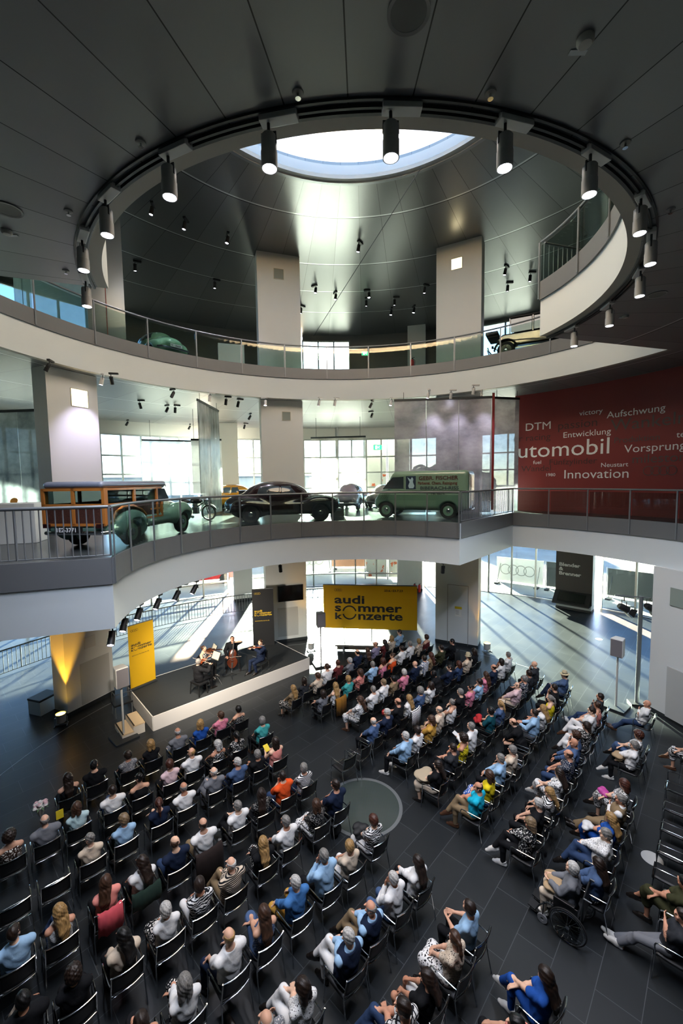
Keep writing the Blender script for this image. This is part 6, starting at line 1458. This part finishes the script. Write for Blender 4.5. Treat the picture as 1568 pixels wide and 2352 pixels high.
def fiddle(label, name, M, s, varn, spike=False):
    """string instrument: local X along the neck (scroll at +X), Z up out of the belly; s = body length"""
    t = thing(name, label, 'string instrument', M.translation); R = M.to_3x3().to_4x4(); k = MB(); k.T = R; n = 40; prof = []
    for i in range(n):
        a = 2 * math.pi * i / n; x = math.cos(a); y = math.sin(a); wd = .30 if x < 0 else .245; pinch = 1 - .36 * math.exp(-((x - .12) / .26) ** 2); prof.append((x * .5 * s, y * wd * s * (pinch if abs(y) > .3 else 1)))
    th_ = .095 * s if not spike else .15 * s
    rows = [[(p[0] * q, p[1] * q, z * th_) for p in prof + prof[:1]] for q, z in ((.0, -.62), (.6, -.6), (.97, -.48), (1.0, -.42), (1.0, .42), (.97, .48), (.6, .62), (.0, .66))]
    k.grid(rows); k.obj('body', varn, t, smooth=40)
    k = MB(); k.T = R; k.prism([(-.05 * s, -.03 * s), (.82 * s, -.025 * s), (.82 * s, .025 * s), (-.05 * s, .03 * s)], .03 * s, Matrix.Translation((0.1 * s, 0, th_ * .75))); k.obj('fingerboard', EBONY, t)
    k = MB(); k.T = R; k.beam((.47 * s, 0, th_ * .5), (.95 * s, 0, th_ * .45), .045 * s, .06 * s); k.lathe([(0, -.03 * s), (.05 * s, -.03 * s), (.05 * s, .03 * s), (0, .03 * s)], 14, Matrix.Translation((1.08 * s, 0, th_ * .2)) @ Matrix.Rotation(math.pi / 2, 4, 'X')); k.beam((.93 * s, 0, th_ * .45), (1.08 * s, 0, th_ * .4), .05 * s, .05 * s); k.obj('neck', varn, t)
    k = MB(); k.T = R
    for q in range(4): k.tube([((.95 + q * .035) * s, -.07 * s * (1 if q % 2 else -1), th_ * .35), ((.95 + q * .035) * s, .02 * s * (1 if q % 2 else -1), th_ * .35)], .012 * s, 6)
    k.obj('peg', EBONY, t); k = MB(); k.T = R; k.box((-.1 * s, 0, th_ * .85), (.02 * s, .12 * s, .13 * s)); k.prism([(-.48 * s, -.025 * s), (-.2 * s, -.05 * s), (-.2 * s, .05 * s), (-.48 * s, .025 * s)], .02 * s, Matrix.Translation((0, 0, th_ * .75))); k.obj('tailpiece', EBONY, t)
    if spike: k = MB(); k.T = R; k.tube([(-.5 * s, 0, 0), (-1.0 * s + .12 * s, 0, 0)], .008, 6); k.obj('spike', STEEL, t)
    return t
def bow(label, a, b):
    a, b = Vector(a), Vector(b); t = thing('bow', label, 'bow', a); d = b - a; k = MB(); k.tube([(0, 0, 0), d * .5 + Vector((0, 0, .012)), d], [.006, .005, .004], 6); k.obj('stick', BOWW, t)
    k = MB(); k.tube([(0, 0, -.02), d + Vector((0, 0, -.016))], .003, 5); k.box((0, 0, -.012), (.02, .02, .03)); k.obj('hair', mat('bow_hair', '#d9d5c8', rough=.5), t)
def basis(o, x, z): x = Vector(x).normalized(); z = Vector(z); z = (z - x * z.dot(x)).normalized(); y = z.cross(x); m = Matrix.Identity(4); [m.__setitem__(i, (x[i], y[i], z[i], o[i])) for i in range(3)]; return m
def seat_frame(loc, rz): return Matrix.Translation(loc) @ Matrix.Rotation(rz, 4, 'Z')
def plain_chair(label, loc, rz, bench=False):
    t = thing('piano_bench' if bench else 'musician_chair', label, 'bench' if bench else 'chair', loc, rz); z = .46
    k = MB(); k.box((0, 0, z - .03), (.56 if bench else .44, .38 if bench else .42, .07 if bench else .03)); bevel(k.obj('seat', MATS['black_leather'], t), .015)
    for x in (-1, 1):
        for y in (-1, 1): k = MB(); k.tube([(x * .23, y * .16 - .02, z - .06), (x * .25, y * .19 - .02, .005)], .016 if not bench else .022, 8); k.obj('leg', CHROME if not bench else BLACK, t)
    if not bench: k = MB(); k.grid([[(-.2 + .1 * j, -.2 - .02 * (abs(j - 2)) * -1 - .05 * (i / 3), .56 + .28 * i / 3) for j in range(5)] for i in range(4)]); o = k.obj('backrest', MATS['black_leather'], t, smooth=60); o.modifiers.new('thick', 'SOLIDIFY').thickness = .02; k = MB(); [k.tube([(s * .2, -.17, z - .05), (s * .2, -.23, .7)], .012, 6) for s in (1, -1)]; k.obj('back_post', CHROME, t)
p1 = at_stage(458, 1592); p2 = at_stage(470, 1553); p3 = at_stage(535, 1530); p4 = at_stage(600, 1540); cen = (p1 + p2 + p3 + p4) / 4 + SN * -.1
mus = []
for pp, J, sex, hair, hc, top, bot, sk, lab, ch in ((p1, JV1, 'm', 'S', 'g', 'Jk', 'Tk', SK[0], 'violinist person in black suit on the bench at the stage front left', 'black bench under the violinist at the stage front left'), (p2, JV2, 'f', 'U', 'b', 'Kkf', 'Tk', SK[1], 'person in a flowered sleeveless top playing viola behind the front violinist', 'black chair under the viola player'), (p3, JCE, 'm', 'S', 'd', 'Jk', 'Tk', SK[3], 'person in black bending over the cello at the back of the stage', 'black chair under the cello player'), (p4, JV1, 'm', 'S', 'b', 'Jn', 'Tn', SK[1], 'person in navy suit playing violin at the right of the stage', 'black chair with steel legs under the violinist at the right')):
    rz = {0: SRZ - 1.0, 1: SRZ - 1.15, 2: SRZ + math.pi - .15 + .35, 3: SRZ + math.pi - 2.0 + .15}[len(mus)] if False else look(pp, cen - SN * .25 if len(mus) != 2 else pp + Vector((.25, -1, 0)))
    if len(mus) == 0: rz = look(pp, pp + SU * 1.0 + SN * .25)
    if len(mus) == 3: rz = look(pp, pp - SU * 1.0 - SN * .05)
    person(J, sex, hair, hc, top, bot, sk, lab, pp + Vector((0, 0, .003)), rz, 'string quartet', .98 if sex == 'm' else .94); plain_chair(ch, pp, rz, len(mus) == 0); mus.append((pp, rz, J))
for i, lb in ((0, 'violin held by the front left violinist'), (1, 'viola held by the person in the flowered top'), (3, 'violin held by the violinist in the navy suit')):
    pp, rz, J = mus[i]; T = seat_frame(pp, rz); a = Vector(J['S'][1].tolist()) + Vector((.05, .10, .06)); b = Vector(J['Wr'][1].tolist()) + Vector((0, .05, .06)); d = (b - a).normalized(); s = .36 if i != 1 else .42
    Mx = T @ basis(a + d * s * .45, d, (.35, 0, 1)); fiddle(lb, 'violin' if i != 1 else 'viola', Mx, s, WOOD_V if i != 1 else mat('viola_varnish', '#4a2412', rough=.25, coat=.5))
    h = Vector(J['Wr'][0].tolist()) + Vector(J['H'][0][1].tolist()) * .09; q = a + d * s * .5 + Vector((0, 0, .05)); bow('bow of the ' + ('front left violinist', 'viola player', '', 'violinist in navy')[i], T @ h, T @ (h + (q - h).normalized() * .70))
pp, rz, J = mus[2]; T = seat_frame(pp, rz); fiddle('brown cello standing between the knees of the cello player', 'cello', T @ basis((.0, .40, .50), (-.10, -.36, 1), (.0, 1, .35)), .76, WOOD_C, True)
h = Vector(J['Wr'][0].tolist()) + Vector(J['H'][0][1].tolist()) * .09; bow('bow of the cello player', T @ h, T @ Vector((-.36, .58, .64)))
def music_stand(loc, rz, label):
    t = thing('music_stand', label, 'music stand', loc, rz); k = MB(); k.tube([(0, 0, .1), (0, 0, 1.0)], .011, 6); k.obj('pole', BLACK, t)
    for i in range(3): a = i * 2.1; k = MB(); k.tube([(0, 0, .28), (.16 * math.cos(a), .16 * math.sin(a), .18), (.34 * math.cos(a), .34 * math.sin(a), .01)], .008, 6); k.obj('leg', BLACK, t)
    k = MB(); k.box((0, .04, 1.08), (.46, .012, .32), M=Matrix.Rotation(math.radians(-28), 4, 'X')); k.box((0, -.05, .95), (.46, .06, .01)); k.obj('desk', BLACK, t); k = MB(); k.box((0, .025, 1.085), (.40, .006, .28), M=Matrix.Rotation(math.radians(-28), 4, 'X')); k.obj('sheet_music', mat('score_paper', '#a9a594', rough=.7), t)
music_stand(at_stage(497, 1568), SRZ - 1.35, 'black music stand with open score in front of the front left violinist'); music_stand(at_stage(492, 1548), SRZ - 1.7, 'black music stand behind, in front of the viola player'); 
t = thing('microphone_stand', 'low black microphone stand between cello and right violinist', 'microphone stand', at_stage(568, 1545)); k = MB(); k.tube([(0, 0, .1), (0, 0, .75)], .010, 6); k.obj('pole', BLACK, t); k = MB(); k.tube([(-.3, 0, .88), (.22, 0, .70)], .008, 6); k.obj('boom', BLACK, t); k = MB(); k.tube([(.22, 0, .70), (.38, 0, .64)], .02, 8); k.obj('microphone', DKSTEEL, t)
for i in range(3): a = i * 2.1 + .4; k = MB(); k.tube([(0, 0, .14), (.33 * math.cos(a), .33 * math.sin(a), .008)], .009, 6); k.obj('leg', BLACK, t)
t = thing('microphone_stand', 'low folded microphone stand in front of the cello player', 'microphone stand', at_stage(530, 1556)); k = MB(); k.tube([(-.45, 0, .03), (.35, .1, .12)], .009, 6); k.obj('boom', BLACK, t)
for i in range(3): a = i * 2.1 + 1; k = MB(); k.tube([(0, 0, .16), (.3 * math.cos(a), .3 * math.sin(a), .008)], .009, 6); k.obj('leg', BLACK, t)
k = MB(); o = None
t = thing('equipment_case', 'small dark equipment trolley behind the left end of the stage', 'trolley', S(-.45, 1.9), SRZ); k = MB(); k.box((0, 0, .45), (.6, .5, .06)); k.obj('tray', BLACK, t)
for x in (-1, 1):
    for y in (-1, 1): k = MB(); k.tube([(x * .27, y * .22, 0), (x * .27, y * .22, .85)], .014, 6); k.obj('leg', STEEL, t)
k = MB(); k.tube([(-.27, -.22, .85), (.27, -.22, .85), (.27, .22, .85), (-.27, .22, .85)], .014, 6, closed=True); k.obj('guard_rail', STEEL, t)
# ------------------------------------------------------------------ wheelchair and the person in it
def wheelchair(loc, rz):
    t = thing('wheelchair', 'black wheelchair with large spoked wheels in the right aisle', 'wheelchair', loc, rz)
    for s in (1, -1):
        R = Matrix.Translation((s * .31, -.06, .31)) @ Matrix.Rotation(math.pi / 2, 4, 'Y'); k = MB(); k.lathe([(.285, -.014), (.305, -.012), (.31, 0), (.305, .012), (.285, .014)], 44, R, closed=True); o = k.obj('wheel', TYRE, t, smooth=50)
        k = MB(); k.lathe([(.272, -.011), (.285, -.012), (.285, .012), (.272, .011)], 44, R, closed=True); k.obj('rim', CHROME, o, smooth=50)
        k = MB()
        for i in range(18): a = i * math.pi / 9; k.tube([(s * .31 + (.02 if i % 2 else -.02), -.06 + .03 * math.cos(a), .31 + .03 * math.sin(a)), (s * .31, -.06 + .275 * math.cos(a + .15), .31 + .275 * math.sin(a + .15))], .0022, 4)
        k.lathe([(0, -.03), (.032, -.03), (.032, .03), (0, .03)], 12, R); k.obj('spokes', CHROME, o)
        k = MB(); k.tube([(s * .345, -.06 + .262 * math.cos(a / 20 * math.pi), .31 + .262 * math.sin(a / 20 * math.pi)) for a in range(40)], .008, 6, closed=True); k.obj('push_rim', CHROME, o, smooth=50)
        k = MB(); k.lathe([(.03, -.018), (.085, -.018), (.09, 0), (.085, .018), (.03, .018)], 18, Matrix.Translation((s * .25, .38, .09)) @ Matrix.Rotation(math.pi / 2, 4, 'Y'), closed=True); k.obj('caster', mat('caster_grey', '#77787a', rough=.5), t, smooth=40)
        k = MB(); k.tube([(s * .24, -.28, .95), (s * .24, -.24, .5), (s * .24, -.22, .3)], .014, 7); k.tube([(s * .24, -.24, .46), (s * .24, .3, .46), (s * .22, .44, .3), (s * .2, .52, .12)], .014, 7); k.tube([(s * .25, .38, .13), (s * .25, .36, .44)], .012, 6); k.tube([(s * .24, -.28, .95), (s * .24, -.40, .95)], .016, 7); k.obj('frame', DKSTEEL, t, smooth=50)
        k = MB(); k.box((s * .265, .02, .70), (.06, .34, .035)); k.box((s * .265, .0, .58), (.012, .4, .2)); bevel(k.obj('armrest', BLACK, t), .01)
        k = MB(); k.box((s * .12, .56, .12), (.18, .2, .02), M=Matrix.Rotation(.25, 4, 'X')); k.obj('footrest', BLACK, t)
    k = MB(); k.box((0, .02, .47), (.46, .44, .04)); bevel(k.obj('seat', BLACK, t), .012); k = MB(); k.box((0, -.265, .70), (.46, .03, .42)); bevel(k.obj('backrest', BLACK, t), .012)
    return t
wp = along(1305, 2128, 0); wrz = math.radians(137 - 90)
wheelchair(wp, wrz)
person('G', 'f', 'F', 'w', 'Jg', 'To', SK[4], 'person in light grey cardigan sitting in the wheelchair with a beige bag', wp + Vector((0, 0, .04)), wrz, 'concert audience', .94, 'shoe_white')
# ------------------------------------------------------------------ belongings
def puff(name, label, cat, M, dims, m, seed=0, n=9, h=.018):
    d = max(dims); F = Field((-d, -d, -d), (d, d, d), h); rr = random.Random(seed)
    for i in range(n): F.ell([rr.uniform(-.45, .45) * x for x in dims], [x * rr.uniform(.3, .5) for x in dims], .03)
    o = ob(name, mesh_np(name, *F.surf(), [m]), M=M); return tag(o, label, cat)
def aud(desc):
    for l in AUD.strip().split('\n'):
        if l.endswith('|' + desc): f = l.split()[:3]; return seat_frame(Vector((float(f[0]), float(f[1]), 0)), math.radians(float(f[2]) - 90))
def over_back(desc, name, label, col, wd=.44, drop=.42, m=None):
    """garment hung over the chair's back"""
    M_ = aud(desc); k = MB(); rows = []
    for i, (y, z) in enumerate(((-.255, .60), (-.262, .80), (-.30, .885), (-.345, .84), (-.355, .70), (-.35, .87 - drop))):
        rows.append([((-wd / 2 + wd * j / 10) * (1 + .03 * i), y - .045 * (1 - ((j - 5) / 5) ** 2) + .012 * math.sin(j * 2.1 + i), z + .02 * math.sin(j * 1.3) * (i == 5)) for j in range(11)])
    k.grid(rows); me = k.mesh(m or mat('garment_' + col[1:], col, rough=.9), 60, name); o = ob(name, me, M=M_); o.modifiers.new('thick', 'SOLIDIFY').thickness = .016; tag(o, label, 'jacket')
over_back('coral lace top, coral cardigan behind', 'cardigan', 'coral cardigan hung over the chair of the person in coral lace', '#d0525c', .36, .40)
over_back('white tee, dark green jacket behind', 'jacket', 'dark green jacket over the chair back of the person in white tee', '#10291f', .46, .3)
over_back('white collared shirt, brown jacket behind', 'jacket', 'dark brown jacket hanging long over a chair back in the left block', '#241713', .52, .72)
over_back('white tank top, mustard jacket behind', 'jacket', 'mustard jacket hung over a chair back near the stage', '#8a5c14', .46, .6)
over_back('white tee, striped jacket behind', 'jacket', 'black and white striped jacket hung over a chair back', '#d6d6d4', .46, .6, MATS['cloth_stripes_dark'])
over_back('black suit jacket, sitting upright', 'jacket', 'black jacket over the chair of the upright person in black suit', '#0f1012', .46, .6)
M0 = aud('black halter top beside a bouquet') @ Matrix.Translation((-.55, .05, .72))
t = thing('bouquet', 'white and blush bouquet beside the person in the black halter top', 'flowers', M0.translation); rr = random.Random(3)
for i in range(16):
    a, r = rr.uniform(0, 6.28), rr.uniform(0, .15); k = MB(); k.lathe([(0, .02), (.03, .0), (.045, .025), (.03, .05), (.012, .04), (0, .045)], 10, Matrix.Translation((r * math.cos(a), r * math.sin(a), .06 - r * .4 + rr.uniform(-.02, .03)))); k.obj('flower', mat(('petal_white', 'petal_blush')[i % 2], ('#d9d5cf', '#d2aeb0')[i % 2], rough=.7), t, smooth=50)
for i in range(10): a = i * .63; k = MB(); k.add([(0, 0, 0), (.14 * math.cos(a - .15), .14 * math.sin(a - .15), .01), (.2 * math.cos(a), .2 * math.sin(a), -.02), (.14 * math.cos(a + .15), .14 * math.sin(a + .15), .01)], [(0, 1, 2, 3)]); k.obj('leaf', mat('leaf_green', '#4f6a48', rough=.7), t)
k = MB(); k.lathe([(.03, -.26), (.05, -.2), (.12, 0), (.02, .02)], 14); k.obj('wrapping', mat('wrap_paper', '#b9b7b0', rough=.6), t)
puff('handbag', 'beige handbag on the lap of the person in white blouse and black trousers', 'bag', aud('white blouse and black trousers, beige bag') @ Matrix.Translation((0, .26, .70)), (.24, .2, .14), mat('bag_beige', '#a08766', rough=.7), 1)
puff('handbag', 'pink bag on the lap of the person in the leopard print dress', 'bag', aud('leopard print dress and pink bag') @ Matrix.Translation((.03, .30, .74)), (.2, .16, .12), mat('bag_pink', '#b13f8c', rough=.6), 2)
puff('handbag', 'small white bag on the lap of the person in cobalt blue', 'bag', aud('cobalt blue dress and small white bag') @ Matrix.Translation((0, .32, .74)), (.19, .14, .1), mat('bag_white', '#c3c3c1', rough=.5), 3)
puff('handbag', 'beige bag on the lap of the person in the wheelchair', 'bag', seat_frame(wp, wrz) @ Matrix.Translation((0, .30, .70)), (.26, .24, .1), MATS['bag_beige'], 4)
puff('folded_jacket', 'beige jacket folded on the lap of the person in the black top', 'jacket', aud('black top, beige jacket on lap') @ Matrix.Translation((.05, .26, .68)), (.36, .34, .1), mat('jacket_beige', '#a3947c', rough=.9), 5)
puff('rucksack', 'black rucksack on the floor behind the glass disc', 'bag', Matrix.Translation(along(765, 1905, .14)), (.28, .26, .3), mat('bag_black', '#101113', rough=.7), 6)
puff('red_cloth', 'red cloth held by the person in the dark teal top', 'cloth', aud('dark teal top holding red cloth') @ Matrix.Translation((-.02, .36, .80)), (.2, .2, .16), mat('cloth_red', '#a51e22', rough=.9), 7)
puff('red_cloth', 'red bundle held by the person in the black tee among the right block', 'cloth', aud('black tee holding something red') @ Matrix.Translation((-.1, .36, .80)), (.17, .17, .14), MATS['cloth_red'], 8)
puff('handbag', 'black handbag on the lap of the person in the zigzag top', 'bag', aud('black and white zigzag top') @ Matrix.Translation((0, .36, .68)), (.26, .2, .16), MATS['bag_black'], 9)
def leaflet(desc, label, col, x=0): o = MB().box((0, 0, 0), (.15, .21, .004)).obj('leaflet', mat('leaflet_' + col[1:], col, rough=.5)); o.matrix_world = aud(desc) @ Matrix.Translation((x, .42, .80)) @ Matrix.Rotation(.5, 4, 'X'); tag(o, label, 'leaflet')
leaflet('peach strapless top holding yellow leaflet', 'yellow leaflet held by the person in the peach strapless top', '#d8c02a'); leaflet('white shirt reading a leaflet', 'white leaflet read by the person in white shirt in the right block', '#c9cac9'); 
M0 = aud('charcoal suit jacket and white collar') @ Matrix.Translation((.30, .25, .95)); o = MB().box((0, 0, 0), (.14, .01, .2)).obj('leaflet', MATS['leaflet_d8c02a']); o.matrix_world = M0; tag(o, 'yellow leaflet held up beside the person in the charcoal suit jacket', 'leaflet')
